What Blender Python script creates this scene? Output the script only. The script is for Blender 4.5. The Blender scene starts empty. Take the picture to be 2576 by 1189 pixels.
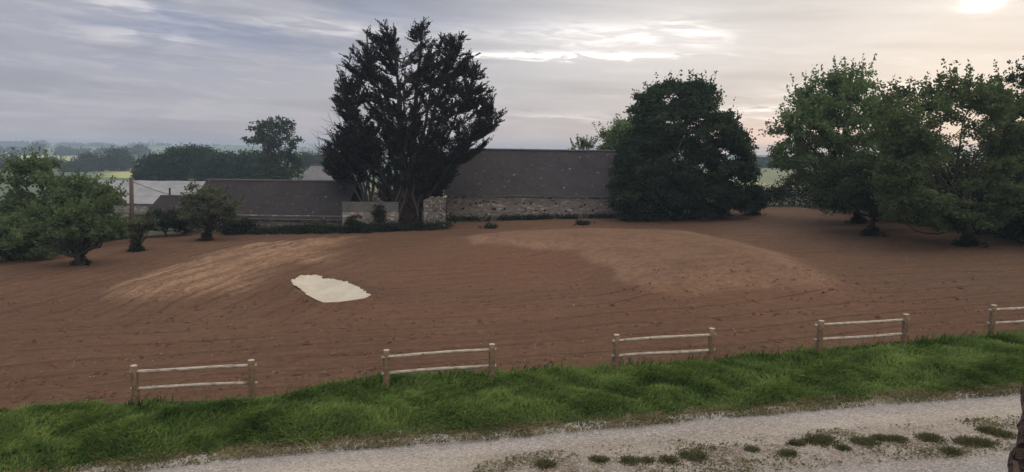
import bpy, math
import numpy as np
from mathutils import Vector, Matrix
R = math.radians
rng = np.random.default_rng(7)
scene = bpy.context.scene
COL = scene.collection

# ------------------------------------------------------------------ camera
PITCH, ROLL, FOC, CU, CV = 6.63, 0.63, 1862.0, 1288.0, 594.5
CAMZ = 7.0
cam_d = bpy.data.cameras.new("camera"); cam = bpy.data.objects.new("camera", cam_d); COL.objects.link(cam)
cam_d.sensor_width = 36.0; cam_d.lens = 36.0 * FOC / 2576.0
cam_d.clip_start = 0.1; cam_d.clip_end = 12000
CM = Matrix.Rotation(R(90 - PITCH), 4, 'X') @ Matrix.Rotation(R(ROLL), 4, 'Z')
cam.matrix_world = Matrix.Translation((0, 0, CAMZ)) @ CM
scene.camera = cam
scene.view_settings.view_transform = 'Standard'; scene.view_settings.look = 'None'
scene.view_settings.exposure = 0.0; scene.view_settings.gamma = 1.0
scene.cycles.volume_bounces = 0
scene.cycles.max_bounces = 6
scene.cycles.diffuse_bounces = 3
scene.cycles.transmission_bounces = 4
scene.cycles.volume_step_rate = 4.0
SUN_AZ, SUN_EL = 32.0, 9.3

# ------------------------------------------------------------------ node helper
class NT:
    def __init__(s, nt): s.nt = nt
    def n(s, t, **k):
        o = s.nt.nodes.new(t)
        for a, b in k.items(): setattr(o, a, b)
        return o
    def lk(s, a, b): s.nt.links.new(a, b)
    def put(s, sock, v):
        if v is None: return
        if isinstance(v, bpy.types.NodeSocket): s.lk(v, sock)
        else:
            if sock.type == 'RGBA' and not isinstance(v, (int, float)) and len(v) == 3: v = (*v, 1)
            sock.default_value = v
    def m(s, op, a, b=None, c=None, clamp=False):
        o = s.n('ShaderNodeMath', operation=op, use_clamp=clamp)
        s.put(o.inputs[0], a); s.put(o.inputs[1], b)
        if c is not None: s.put(o.inputs[2], c)
        return o.outputs[0]
    def mixc(s, f, a, b, bt='MIX'):
        o = s.n('ShaderNodeMix', data_type='RGBA', blend_type=bt)
        s.put(o.inputs[0], f); s.put(o.inputs[6], a); s.put(o.inputs[7], b)
        return o.outputs[2]
    def mapr(s, v, a, b, c=0.0, d=1.0, sm=True):
        o = s.n('ShaderNodeMapRange', interpolation_type='SMOOTHSTEP' if sm else 'LINEAR')
        for i, x in enumerate((v, a, b, c, d)): s.put(o.inputs[i], x)
        return o.outputs[0]
    def vec(s, x, y, z=0.0):
        o = s.n('ShaderNodeCombineXYZ')
        for i, q in enumerate((x, y, z)): s.put(o.inputs[i], q)
        return o.outputs[0]
    def noise(s, v, sc, det=4.0, rough=0.5, dist=0.0):
        o = s.n('ShaderNodeTexNoise')
        s.put(o.inputs['Vector'], v); o.inputs['Scale'].default_value = sc
        o.inputs['Detail'].default_value = det; o.inputs['Roughness'].default_value = rough
        o.inputs['Distortion'].default_value = dist
        return o.outputs[0]
    def vmul(s, v, k):
        o = s.n('ShaderNodeVectorMath', operation='MULTIPLY'); s.put(o.inputs[0], v); o.inputs[1].default_value = k
        return o.outputs[0]
    def attr(s, name):
        return s.n('ShaderNodeAttribute', attribute_name=name).outputs['Fac']
    def pos(s): return s.n('ShaderNodeNewGeometry').outputs['Position']
    def sep(s, v):
        o = s.n('ShaderNodeSeparateXYZ'); s.lk(v, o.inputs[0]); return o.outputs
    def bump(s, h, st, dist=1.0):
        o = s.n('ShaderNodeBump'); s.put(o.inputs['Height'], h)
        o.inputs['Strength'].default_value = st; o.inputs['Distance'].default_value = dist
        return o.outputs[0]

# ------------------------------------------------------------------ world: overcast evening sky
w = bpy.data.worlds.new("World"); scene.world = w; w.use_nodes = True
w.node_tree.nodes.clear(); g = NT(w.node_tree)
tc = g.n('ShaderNodeTexCoord').outputs['Generated']
X, Y, Z = g.sep(tc)
az = g.m('MULTIPLY', g.m('ARCTAN2', X, Y), 180 / math.pi)
el = g.m('MULTIPLY', g.m('ARCSINE', Z), 180 / math.pi)
elp = g.m('MAXIMUM', el, 0.0)
sky = g.n('ShaderNodeTexSky', sky_type='NISHITA', sun_disc=False, sun_elevation=R(SUN_EL), sun_rotation=R(SUN_AZ))
t = g.mapr(az, -32, 22)
base = g.mixc(t, (.42, .43, .495), (.60, .57, .555))
# tilted streak coordinates on a high cloud layer
elc = g.m('ADD', elp, g.m('MULTIPLY', az, 0.05))
n_big = g.noise(g.vec(g.m('MULTIPLY', az, .045), g.m('MULTIPLY', elc, .21), 1.7), 1.0, 5, .55, .35)
n_str = g.noise(g.vec(g.m('MULTIPLY', az, .06), g.m('MULTIPLY', elc, .62), 4.1), 1.0, 4, .5, .4)
n_fin = g.noise(g.vec(g.m('MULTIPLY', az, .30), g.m('MULTIPLY', elc, 1.9), 9.3), 1.0, 6, .55, .6)
hi = g.mapr(el, 3.5, 9.0)
lo = g.m('POWER', 2.718, g.m('MULTIPLY', elp, -.40))
bl = g.m('MULTIPLY', g.m('MULTIPLY', hi, g.mapr(n_big, .40, .60)), g.mapr(az, 12, -22))
c = g.mixc(bl, base, (.30, .335, .46))
c = g.mixc(g.m('MULTIPLY', lo, .75), c, g.mixc(t, (.475, .43, .475), (.72, .59, .56)))
dk = g.m('SUBTRACT', 1.0, g.m('MULTIPLY', g.mapr(n_str, .44, .70), .15))
c = g.mixc(1.0, c, g.vec(dk, dk, g.m('MULTIPLY', dk, 1.015)), 'MULTIPLY')
ls = g.m('MULTIPLY', g.mapr(g.m('ADD', g.m('MULTIPLY', n_str, -.6), g.m('MULTIPLY', n_fin, 1.0)), .16, .48), .16)
c = g.mixc(ls, c, (.92, .82, .80))
azw = g.m('ADD', az, g.m('MULTIPLY', g.m('SUBTRACT', n_str, .5), 10.0))
elw = g.m('ADD', el, g.m('MULTIPLY', g.m('SUBTRACT', n_fin, .5), 1.5))
def blob(a0, e0, sa, se, A=az, E=el):
    p = g.m('POWER', g.m('DIVIDE', g.m('SUBTRACT', A, a0), sa), 2.0)
    q = g.m('POWER', g.m('DIVIDE', g.m('SUBTRACT', E, e0), se), 2.0)
    return g.m('POWER', 2.718, g.m('MULTIPLY', g.m('ADD', p, q), -1.0))
def addc(c, f, k, col):
    return g.mixc(1.0, c, g.mixc(1.0, g.vec(*[g.m('MULTIPLY', f, k)] * 3), col, 'MULTIPLY'), 'ADD')
glow = g.m('ADD', g.m('MULTIPLY', blob(32, 9.5, 11, 5), .6), blob(8, 8.4, 11, 2.8))
c = addc(c, glow, .30, (1, .93, .86))
fin = g.mapr(n_fin, .36, .62)
for a0, e0, sa, se, k in ((3.5, 7.15, 8.5, .26, 1.1), (6, 8.7, 5.5, .9, .36), (12.8, 8.8, 2.2, .9, .55), (-9, 8.5, 8, .6, .18),
                          (4, 2.6, 7, .40, .30), (19.5, 3.25, 4.5, .22, .60), (19.5, 2.5, 5.5, .22, .35), (-28, 9.6, 4, .7, .25),
                          (-27, 7.6, 4, .5, .18), (-16, 9.0, 4, .45, .2), (26, 4.4, 6, .5, .5), (-13.5, 6.9, 2.0, .4, .12)):
    c = addc(c, g.m('MULTIPLY', blob(a0, e0, sa, se, azw, elw), fin), k, (1, .92, .84))
c = addc(c, blob(18.0, .7, 5.5, 1.2), .36, (1.0, .45, .22))
c = addc(c, blob(31.4, 9.85, .85, .50, g.m('ADD', az, g.m('MULTIPLY', g.m('SUBTRACT', n_fin, .5), 2.)), elw), 5.0, (1, .93, .82))
c = addc(c, blob(31.6, 9.8, 2.4, 1.4), .08, (1, .9, .78))
# an overcast sky is brightest overhead

back = g.mapr(Y, .2, -.5, 1.0, 1.5)  # unseen sky behind the camera raised to fill camera-facing sides
c = g.mixc(1.0, c, g.vec(*[g.m('MULTIPLY', back, g.mapr(el, 13, 60, 1.0, q)) for q in (3.0, 2.8, 2.42)]), 'MULTIPLY')
c10 = g.mixc(1.0, c, (10, 10, 10), 'MULTIPLY')
c10 = g.mixc(.06, c10, sky.outputs[0])
bg = g.n('ShaderNodeBackground'); g.lk(c10, bg.inputs[0]); bg.inputs[1].default_value = 0.1
wo = g.n('ShaderNodeOutputWorld'); g.lk(bg.outputs[0], wo.inputs[0])

sun_d = bpy.data.lights.new("sun", 'SUN'); sun_d.energy = 0.6; sun_d.angle = R(14); sun_d.color = (1, .87, .74)
sun = bpy.data.objects.new("sun", sun_d); COL.objects.link(sun)
sd = Vector((math.sin(R(SUN_AZ)) * math.cos(R(SUN_EL)), math.cos(R(SUN_AZ)) * math.cos(R(SUN_EL)), math.sin(R(SUN_EL))))
sun.rotation_euler = sd.to_track_quat('Z', 'Y').to_euler(); sun.location = (20, 30, 40)

# ------------------------------------------------------------------ placing helpers
C3 = np.array(CM.to_3x3())
def rayd(u, v):
    d = C3 @ np.array([(u - CU) / FOC, -(v - CV) / FOC, -1.0]); return d / d[1]
def P(u, v, y):
    d = rayd(u, v); return np.array([d[0] * y, y, CAMZ + d[2] * y])
def sm(x):
    x = np.clip(x, 0, 1); return x * x * (3 - 2 * x)
def wob(x, y, s, k=0):
    return (np.sin(x * s + 1.3 * k + 1.7 * np.sin(y * s * .7 + k)) + np.sin(y * s * 1.31 + 2.1 * k + 1.3 * np.sin(x * s * .9 + 2 * k))
            + .6 * np.sin((x + y) * s * 2.1 + k)) / 2.6
def H0(x, y):
    x = np.asarray(x, float); y = np.asarray(y, float)
    z = .035 * (np.clip(x, -70, 80) + 10)
    z = z - 3.4 * sm((y - 68) / 22) * sm((-x - 9) / 9)
    z = z - 2.5 * sm((-x - 38 - (y - 45) * .1) / 20)
    z = z - .35 * sm((y - 86) / 20)
    a = x / np.maximum(y, 1)
    zv = -8.0 + 7.0 * sm((a + .16) / .30)
    wv = sm((y - 92) / 120)
    z = z * (1 - wv) + zv * wv
    far = sm((y - 1000) / 1500)
    z = z + far * sm((-a - .12) / .25) * (15 + 7 * np.sin(x * .0021 + 2.2) + 3 * np.sin(x * .006 + 1) + 2 * wob(x, y, .004, 3)) * 1.0
    z = z + .12 * wob(x, y, .11, 1) * sm((y - 26) / 20) * (1 - wv)
    return z
def Gp(u, v, fn=H0):
    d = rayd(u, v); y = 8.0; py = y
    while y < 5000:
        if CAMZ + d[2] * y < float(fn(d[0] * y, y)): break
        py = y; y *= 1.01
    a, b = py, y
    for _ in range(24):
        m = (a + b) / 2
        if CAMZ + d[2] * m < float(fn(d[0] * m, m)): b = m
        else: a = m
    return np.array([d[0] * a, a, CAMZ + d[2] * a])
def poly_w(pts): return np.array([Gp(*p)[:2] for p in pts])
def polysd(x, y, poly):
    """signed distance to a polygon, positive inside"""
    x = np.asarray(x, float); y = np.asarray(y, float)
    best = np.full(x.shape, 1e9); ins = np.zeros(x.shape, bool); n = len(poly)
    for i in range(n):
        ax, ay = poly[i]; bx, by = poly[(i + 1) % n]
        dx, dy = bx - ax, by - ay; L = dx * dx + dy * dy + 1e-12
        tt = np.clip(((x - ax) * dx + (y - ay) * dy) / L, 0, 1)
        best = np.minimum(best, np.hypot(x - ax - tt * dx, y - ay - tt * dy))
        if dy != 0:
            cr = ((ay > y) != (by > y)) & (x < dx * (y - ay) / dy + ax); ins ^= cr
    return np.where(ins, best, -best)
def linesd(x, y, pts):
    best = np.full(np.shape(x), 1e9)
    for (ax, ay), (bx, by) in zip(pts[:-1], pts[1:]):
        dx, dy = bx - ax, by - ay; L = dx * dx + dy * dy
        tt = np.clip(((x - ax) * dx + (y - ay) * dy) / L, 0, 1)
        best = np.minimum(best, np.hypot(x - ax - tt * dx, y - ay - tt * dy))
    return best
L_MOUND = poly_w([(900, 603), (600, 628), (400, 690), (250, 740), (340, 775), (480, 780), (620, 745), (760, 680), (860, 640), (905, 612)])
R_MOUND = poly_w([(1160, 606), (1300, 596), (1500, 590), (1750, 596), (1880, 624), (2010, 668), (2130, 730), (2120, 756), (1960, 744), (1800, 748),
                  (1620, 760), (1560, 722), (1500, 682), (1420, 645), (1280, 628), (1180, 622)])
PIT = poly_w([(732, 713), (748, 703), (775, 697), (800, 696), (815, 703), (850, 706), (885, 716), (915, 733), (932, 745), (928, 752),
              (900, 760), (860, 765), (820, 768), (795, 758), (772, 746), (752, 729), (735, 720)])
def H(x, y):
    z = H0(x, y)
    near = (np.asarray(y) < 95)
    a = polysd(x, y, L_MOUND); b = polysd(x, y, R_MOUND); p = polysd(x, y, PIT)
    z = z + near * (.60 * sm((a + 2.2) / 5.2) + .75 * sm((b + 2.0) / 5.0))
    z = z + near * (.16 * np.exp(-((p + .35) / .35) ** 2) - .14 * sm((p + .1) / .8))
    return z

# ------------------------------------------------------------------ mesh helpers
def link(o, parent=None):
    COL.objects.link(o)
    if parent: o.parent = parent
    return o
def mk(name, V, F, mat, parent=None, smooth=False, attrs=None):
    """V (n,3) float, F (m,k) int with k = 3 or 4"""
    V = np.ascontiguousarray(V, np.float32); F = np.ascontiguousarray(F, np.int32)
    me = bpy.data.meshes.new(name); k = F.shape[1]
    me.vertices.add(len(V)); me.vertices.foreach_set('co', V.ravel())
    me.loops.add(F.size); me.loops.foreach_set('vertex_index', F.ravel())
    me.polygons.add(len(F)); me.polygons.foreach_set('loop_start', np.arange(0, F.size, k, dtype=np.int32))
    me.polygons.foreach_set('loop_total', np.full(len(F), k, np.int32))
    me.polygons.foreach_set('use_smooth', np.full(len(F), smooth))
    me.update(calc_edges=True)
    for a, d in (attrs or {}).items():
        at = me.attributes.new(a, 'FLOAT', 'POINT'); at.data.foreach_set('value', np.ascontiguousarray(d, np.float32))
    me.materials.append(mat)
    return link(bpy.data.objects.new(name, me), parent)
class MB:
    def __init__(s): s.V = []; s.F = []; s.A = []; s.n = 0
    def add(s, V, F, a=None):
        V = np.asarray(V, float); F = np.asarray(F, int)
        if F.shape[1] == 3: F = np.hstack([F, F[:, 2:3]])
        s.V.append(V); s.F.append(F + s.n); s.n += len(V)
        s.A.append(np.full(len(V), .5) if a is None else np.broadcast_to(np.asarray(a, float), (len(V),)))
    def box(s, lo, hi, M=None):
        x0, y0, z0 = lo; x1, y1, z1 = hi
        V = np.array([[x0, y0, z0], [x1, y0, z0], [x1, y1, z0], [x0, y1, z0], [x0, y0, z1], [x1, y0, z1], [x1, y1, z1], [x0, y1, z1]], float)
        if M is not None: V = M(V)
        s.add(V, [[0, 3, 2, 1], [4, 5, 6, 7], [0, 1, 5, 4], [1, 2, 6, 5], [2, 3, 7, 6], [3, 0, 4, 7]])
    def tube(s, pts, rad, k=6, cap=True):
        pts = np.asarray(pts, float); n = len(pts); rad = np.broadcast_to(np.asarray(rad, float), (n,))
        tg = np.gradient(pts, axis=0); tg /= np.linalg.norm(tg, axis=1)[:, None] + 1e-9
        ref = np.array([0, 0, 1.]) if abs(tg[0][2]) < .9 else np.array([1., 0, 0])
        V = []
        for i in range(n):
            a = np.cross(tg[i], ref); a /= np.linalg.norm(a) + 1e-9; b = np.cross(tg[i], a)
            th = np.arange(k) * 2 * math.pi / k
            V.append(pts[i] + rad[i] * (np.cos(th)[:, None] * a + np.sin(th)[:, None] * b))
        V = np.vstack(V)
        F = [[i * k + j, i * k + (j + 1) % k, (i + 1) * k + (j + 1) % k, (i + 1) * k + j] for i in range(n - 1) for j in range(k)]
        if cap:
            V = np.vstack([V, pts[0], pts[-1]]); c0 = n * k; c1 = c0 + 1
            F += [[c0, (j + 1) % k, j, j] for j in range(k)] + [[c1, (n - 1) * k + j, (n - 1) * k + (j + 1) % k, (n - 1) * k + (j + 1) % k] for j in range(k)]
        s.add(V, F)
    def build(s, name, mat, parent=None, smooth=False):
        V = np.vstack(s.V); F = np.vstack(s.F)
        tri = F[:, 2] == F[:, 3]
        if tri.any():
            me = bpy.data.meshes.new(name)
            me.from_pydata(V.tolist(), [], [f[:3].tolist() if q else f.tolist() for f, q in zip(F, tri)])
            if smooth: me.polygons.foreach_set('use_smooth', np.ones(len(F), bool))
            me.materials.append(mat); return link(bpy.data.objects.new(name, me), parent)
        return mk(name, V, F, mat, parent, smooth, {'tint': np.concatenate(s.A)})
def tag(o, label=None, cat=None, group=None, kind=None):
    if label: o['label'] = label
    if cat: o['category'] = cat
    if group: o['group'] = group
    if kind: o['kind'] = kind
    return o
def empty(name, loc, label=None, cat=None, group=None, rz=0.0):
    o = bpy.data.objects.new(name, None); o.empty_display_size = .3; COL.objects.link(o)
    o.location = tuple(float(q) for q in loc); o.rotation_euler = (0, 0, rz)
    return tag(o, label, cat, group)
def unit(v): return v / (np.linalg.norm(v, axis=-1, keepdims=True) + 1e-9)
def leaves(C, A, L, W, r=None, tint=None, bend=0.0):
    """rhombic leaves: centres C, axes A, lengths L, widths W"""
    r = r or rng; n = len(C); A = unit(A)
    B = unit(np.cross(A, unit(r.normal(size=(n, 3))))); L = np.broadcast_to(L, (n,))[:, None]; W = np.broadcast_to(W, (n,))[:, None]
    Nn = np.cross(A, B) * (L * bend)
    V = np.stack([C - A * L / 2, C + B * W / 2 + Nn, C + A * L / 2, C - B * W / 2 + Nn], 1).reshape(-1, 3)
    F = np.arange(4 * n).reshape(n, 4)
    return V, F, np.repeat(np.full(n, .5) if tint is None else tint, 4)

# ------------------------------------------------------------------ materials
def newmat(name):
    m = bpy.data.materials.new(name); m.use_nodes = True; m.node_tree.nodes.clear(); return m, NT(m.node_tree)
def finish(g, col, rough=.9, nrm=None, spec=.2, extra=None):
    b = g.n('ShaderNodeBsdfPrincipled'); g.put(b.inputs['Base Color'], col); g.put(b.inputs['Roughness'], rough)
    b.inputs['Specular IOR Level'].default_value = spec
    if nrm is not None: g.lk(nrm, b.inputs['Normal'])
    o = g.n('ShaderNodeOutputMaterial'); g.lk(b.outputs[0], o.inputs[0]); return b
def leafmat(name, dark, light, trans=.28, sc=.5):
    m, g = newmat(name)
    n = g.noise(g.pos(), sc, 3, .6)
    f = g.m('ADD', g.m('MULTIPLY', g.mapr(n, .3, .7), .5), g.m('MULTIPLY', g.attr('tint'), .5))
    c = g.mixc(f, dark, light)
    d = g.n('ShaderNodeBsdfDiffuse'); g.lk(c, d.inputs[0])
    tr = g.n('ShaderNodeBsdfTranslucent'); g.lk(g.mixc(1.0, c, (1.1, 1.2, .7), 'MULTIPLY'), tr.inputs[0])
    mx = g.n('ShaderNodeMixShader'); mx.inputs[0].default_value = trans
    g.lk(d.outputs[0], mx.inputs[1]); g.lk(tr.outputs[0], mx.inputs[2])
    o = g.n('ShaderNodeOutputMaterial'); g.lk(mx.outputs[0], o.inputs[0]); return m
def plain(name, col, rough=.85, sc=6.0, var=.35, bump=.3):
    m, g = newmat(name); n = g.noise(g.pos(), sc, 6, .65)
    c = g.mixc(g.mapr(n, .25, .75), tuple(x * (1 - var) for x in col), tuple(x * (1 + var) for x in col))
    finish(g, c, rough, g.bump(n, bump, .03)); return m
M = {}
M['bark'] = plain('bark', (.034, .027, .024), sc=9)
M['pale_bark'] = plain('pale_bark', (.085, .068, .060), sc=9)
M['sapling'] = plain('sapling_bark', (.17, .145, .12), sc=9)
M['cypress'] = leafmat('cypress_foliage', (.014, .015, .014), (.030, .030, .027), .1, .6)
M['ivy_dead'] = leafmat('withered_ivy', (.035, .022, .017), (.07, .045, .035), .1, 1.2)
M['dark_leaf'] = leafmat('dark_broadleaf', (.024, .041, .027), (.058, .082, .048), .25)
M['lime_leaf'] = leafmat('mid_green_leaf', (.058, .095, .048), (.165, .225, .110), .38)
M['right_leaf'] = leafmat('cherry_leaf', (.046, .070, .038), (.125, .158, .082), .36)
M['shade_leaf'] = leafmat('dark_cherry_leaf', (.026, .038, .025), (.062, .078, .046), .3)
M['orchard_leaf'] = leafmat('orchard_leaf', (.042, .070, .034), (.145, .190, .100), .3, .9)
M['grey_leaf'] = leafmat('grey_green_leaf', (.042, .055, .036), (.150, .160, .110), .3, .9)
M['far_leaf'] = leafmat('far_leaf', (.020, .036, .027), (.045, .070, .045), .1, .08)
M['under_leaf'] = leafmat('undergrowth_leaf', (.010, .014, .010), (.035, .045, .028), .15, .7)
M['poplar_leaf'] = leafmat('poplar_leaf', (.028, .048, .035), (.060, .088, .060), .25, .3)

# fence direction gives the furrow and track directions
FA = Gp(345, 1030)[:2]; FB = Gp(2490, 858)[:2]
FD = (FB - FA) / np.linalg.norm(FB - FA); FN = np.array([-FD[1], FD[0]])

def soil_mat():
    m, g = newmat('tilled_soil')
    p = g.pos(); x, y, z = g.sep(p)
    u = g.m('ADD', g.m('MULTIPLY', x, float(FD[0])), g.m('MULTIPLY', y, float(FD[1])))
    v = g.m('ADD', g.m('MULTIPLY', x, float(FN[0])), g.m('MULTIPLY', y, float(FN[1])))
    # furrow frame of the left mound
    a = L_MOUND[4]; b = L_MOUND[0]; dd = (b - a) / np.linalg.norm(b - a)
    u2 = g.m('ADD', g.m('MULTIPLY', x, float(dd[0])), g.m('MULTIPLY', y, float(dd[1])))
    v2 = g.m('ADD', g.m('MULTIPLY', x, float(-dd[1])), g.m('MULTIPLY', y, float(dd[0])))
    wv = g.m('MULTIPLY', g.m('SUBTRACT', g.noise(g.vec(g.m('MULTIPLY', u, .045), g.m('MULTIPLY', v, .05), 0), 1, 2), .5), 5.0)
    vw = g.m('ADD', v, wv)
    st1 = g.noise(g.vec(g.m('MULTIPLY', u, .10), g.m('MULTIPLY', vw, 2.2), 3), 1, 4, .6)
    st2 = g.noise(g.vec(g.m('MULTIPLY', u2, .16), g.m('MULTIPLY', v2, 1.7), 7), 1, 5, .6, .3)
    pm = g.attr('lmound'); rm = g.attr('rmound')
    left = g.attr('leftside')
    st = g.mixc(left, g.vec(st1, st1, st1), g.vec(st2, st2, st2))
    st = g.sep(st)[0]
    big = g.noise(p, .13, 4, .55)
    fine = g.noise(p, 3.2, 8, .72)
    grit = g.noise(p, 22, 3, .7)
    base = g.mixc(g.mapr(big, .36, .64), (.092, .050, .028), (.130, .075, .043))
    base = g.mixc(g.m('MULTIPLY', g.mapr(st, .30, .70), .45), base, (.180, .099, .056))
    base = g.mixc(g.attr('olive'), base, (.120, .080, .050))
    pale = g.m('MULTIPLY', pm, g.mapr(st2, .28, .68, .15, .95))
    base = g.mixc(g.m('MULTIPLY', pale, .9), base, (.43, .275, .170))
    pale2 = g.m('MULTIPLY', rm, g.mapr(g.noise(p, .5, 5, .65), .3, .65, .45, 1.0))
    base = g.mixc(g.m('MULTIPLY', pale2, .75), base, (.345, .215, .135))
    red = g.attr('red')
    base = g.mixc(g.m('MULTIPLY', red, .7), base, (.185, .088, .048))
    # ploughing passes: thin broken dark lines
    def lines(vv, uu, period, seed, wdt):
        ph = g.m('FRACT', g.m('DIVIDE', vv, period))
        d = g.m('ABSOLUTE', g.m('SUBTRACT', ph, .5))
        brk = g.noise(g.vec(g.m('MULTIPLY', uu, .22), g.m('FLOOR', g.m('DIVIDE', vv, period)), seed), 1, 5, .7)
        wd = g.m('MULTIPLY', g.mapr(brk, .36, .56), wdt)
        return g.m('MULTIPLY', g.m('LESS_THAN', d, wd), 1.0)
    jit = g.m('MULTIPLY', g.m('SUBTRACT', g.noise(p, 1.3, 4, .6), .5), .35)
    ln = lines(g.m('ADD', vw, jit), u, 1.7, 1.0, .042)
    ln2 = lines(g.m('ADD', v2, jit), u2, 1.25, 5.0, .09)
    calm = g.m('SUBTRACT', 1.0, g.m('MAXIMUM', left, rm))
    lt = g.m('ADD', g.m('MULTIPLY', ln, calm), g.m('MULTIPLY', g.m('MULTIPLY', ln2, left), .8))
    base = g.mixc(g.m('MULTIPLY', lt, .55, clamp=True), base, (.038, .021, .015))
    # clods
    clod = g.mapr(g.noise(g.vec(g.m('MULTIPLY', u, 1.2), g.m('MULTIPLY', v, 2.6), 0), 1, 5, .7), .66, .74)
    base = g.mixc(g.m('MULTIPLY', clod, .6), base, (.06, .03, .02))
    chip = g.mapr(g.noise(g.vmul(p, (5, 5, 5)), 1.6, 2, .5), .735, .76)
    base = g.mixc(g.m('MULTIPLY', chip, .35), base, (.42, .30, .23))
    base = g.mixc(g.mapr(fine, .30, .68, .0, .55), base, (.062, .034, .024))
    mid_ = g.noise(g.vec(g.m('MULTIPLY', u, .8), g.m('MULTIPLY', v, 2.0), 5), 1.2, 6, .75)
    base = g.mixc(g.mapr(mid_, .50, .68, 0, .45), base, (.19, .112, .072))
    base = g.mixc(g.mapr(grit, .3, .7, .0, .15), base, (.30, .19, .14))
    hgt = g.m('ADD', g.m('MULTIPLY', fine, .9), g.m('ADD', g.m('MULTIPLY', st, 1.6), g.m('MULTIPLY', lt, -.5)))
    hgt = g.m('ADD', hgt, g.m('MULTIPLY', grit, .25))
    finish(g, base, .95, g.bump(hgt, 1.0, .14), .1); return m
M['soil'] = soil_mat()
def gravel_mat():
    m, g = newmat('gravel'); p = g.pos(); x, y, z = g.sep(p)
    u = g.m('ADD', g.m('MULTIPLY', x, float(FD[0])), g.m('MULTIPLY', y, float(FD[1])))
    v = g.m('ADD', g.m('MULTIPLY', x, float(FN[0])), g.m('MULTIPLY', y, float(FN[1])))
    vo = g.n('ShaderNodeTexVoronoi', feature='F1'); g.lk(p, vo.inputs['Vector']); vo.inputs['Scale'].default_value = 26
    vc = g.sep(vo.outputs['Color'])[0]
    big = g.noise(g.vec(g.m('MULTIPLY', u, .16), g.m('MULTIPLY', v, .8), 0), 1, 5, .6)
    c = g.mixc(g.mapr(big, .35, .65), (.28, .240, .192), (.39, .348, .292))
    c = g.mixc(g.m('MULTIPLY', g.attr('loose'), .75), c, (.245, .236, .23))
    med = g.noise(p, 2.3, 6, .7)
    c = g.mixc(g.mapr(med, .50, .72, 0, .7), c, (.25, .225, .205))
    c = g.mixc(g.m('MULTIPLY', g.attr('weed'), g.mapr(med, .3, .6, .5, 1.)), c, (.125, .096, .068))
    c = g.mixc(g.mapr(vc, .6, 1, 0, .35), c, (.62, .59, .56))
    c = g.mixc(g.mapr(vc, .3, 0, 0, .5), c, (.11, .10, .098))
    hgt = g.m('ADD', g.m('MULTIPLY', vo.outputs['Distance'], -1.), g.m('MULTIPLY', med, 2.))
    finish(g, c, .9, g.bump(hgt, .8, .035)); return m
M['gravel'] = gravel_mat()
def verge_mat():
    m, g = newmat('verge_earth'); n = g.noise(g.pos(), 2.5, 6, .7)
    c = g.mixc(g.mapr(n, .3, .7), (.022, .035, .014), (.06, .075, .03))
    c = g.mixc(g.attr('dry'), c, (.20, .165, .115)); finish(g, c, .95, g.bump(n, .8, .1)); return m
M['verge'] = verge_mat()
def ground_mat():
    m, g = newmat('meadow_and_fields'); p = g.pos(); x, y, z = g.sep(p)
    n = g.noise(p, .03, 5, .6)
    vo = g.n('ShaderNodeTexVoronoi', feature='F1'); g.lk(g.vmul(p, (.0035, .0016, 0)), vo.inputs['Vector']); vo.inputs['Scale'].default_value = 1.0
    k = g.sep(vo.outputs['Color'])
    c1 = g.mixc(g.mapr(k[0], .2, .8), (.070, .100, .055), (.24, .25, .13))
    c1 = g.mixc(g.mapr(k[1], .6, .8), c1, (.11, .16, .08))
    c1 = g.mixc(g.mapr(n, .35, .65, 0, .3), c1, (.05, .08, .035))
    near = g.mixc(g.mapr(g.noise(p, .6, 5, .6), .3, .7), (.030, .040, .020), (.075, .085, .045))
    c = g.mixc(g.mapr(y, 95, 150), near, c1)
    c = g.mixc(g.attr('paleband'), c, (.42, .44, .17))
    finish(g, c, .95); return m
M['ground'] = ground_mat()
def roof_mat(name, cols, lichen=True, course=.22, tile=.24, lich=(.31, .31, .30)):
    """uses object coordinates: x along ridge, y up the slope"""
    m, g = newmat(name)
    o = g.n('ShaderNodeTexCoord').outputs['Object']
    br = g.n('ShaderNodeTexBrick'); g.lk(o, br.inputs['Vector'])
    br.inputs['Color1'].default_value = (*cols[0], 1); br.inputs['Color2'].default_value = (*cols[1], 1)
    br.inputs['Mortar'].default_value = tuple(q * .35 for q in cols[0]) + (1,)
    br.inputs['Scale'].default_value = 1.0; br.inputs['Mortar Size'].default_value = .012
    br.inputs['Brick Width'].default_value = tile; br.inputs['Row Height'].default_value = course
    n = g.noise(o, .35, 5, .6); n2 = g.noise(o, 3.0, 6, .7)
    c = g.mixc(g.mapr(n, .35, .65, 0, .6), br.outputs['Color'], cols[2])
    c = g.mixc(g.mapr(n2, .4, .7, 0, .35), c, tuple(q * .5 for q in cols[0]))
    if lichen:
        a = g.mapr(g.noise(o, .9, 2, .5), .50, .66)
        l1 = g.mapr(g.noise(o, 2.5, 4, .62), .66, .68)
        l2 = g.mapr(g.noise(g.vmul(o, (1, 1.2, 1)), 6.5, 3, .6), .70, .72)
        c = g.mixc(g.m('MULTIPLY', g.m('MAXIMUM', l1, g.m('MULTIPLY', l2, .8)), g.m('ADD', .35, g.m('MULTIPLY', a, .65))), c, lich)
    h = g.m('ADD', g.m('MULTIPLY', br.outputs['Fac'], -.6), n2)
    finish(g, c, .8, g.bump(h, .6, .03), .25); return m
M['slate'] = roof_mat('slate_roof', ((.034, .030, .034), (.042, .037, .041), (.052, .046, .051)))
M['tile'] = roof_mat('plain_tile_roof', ((.020, .016, .018), (.025, .020, .022), (.034, .029, .028)))
M['pale_slate'] = roof_mat('pale_slate_roof', ((.16, .155, .16), (.20, .195, .20), (.12, .12, .12)), True, .3, .3, (.25, .25, .24))
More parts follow.
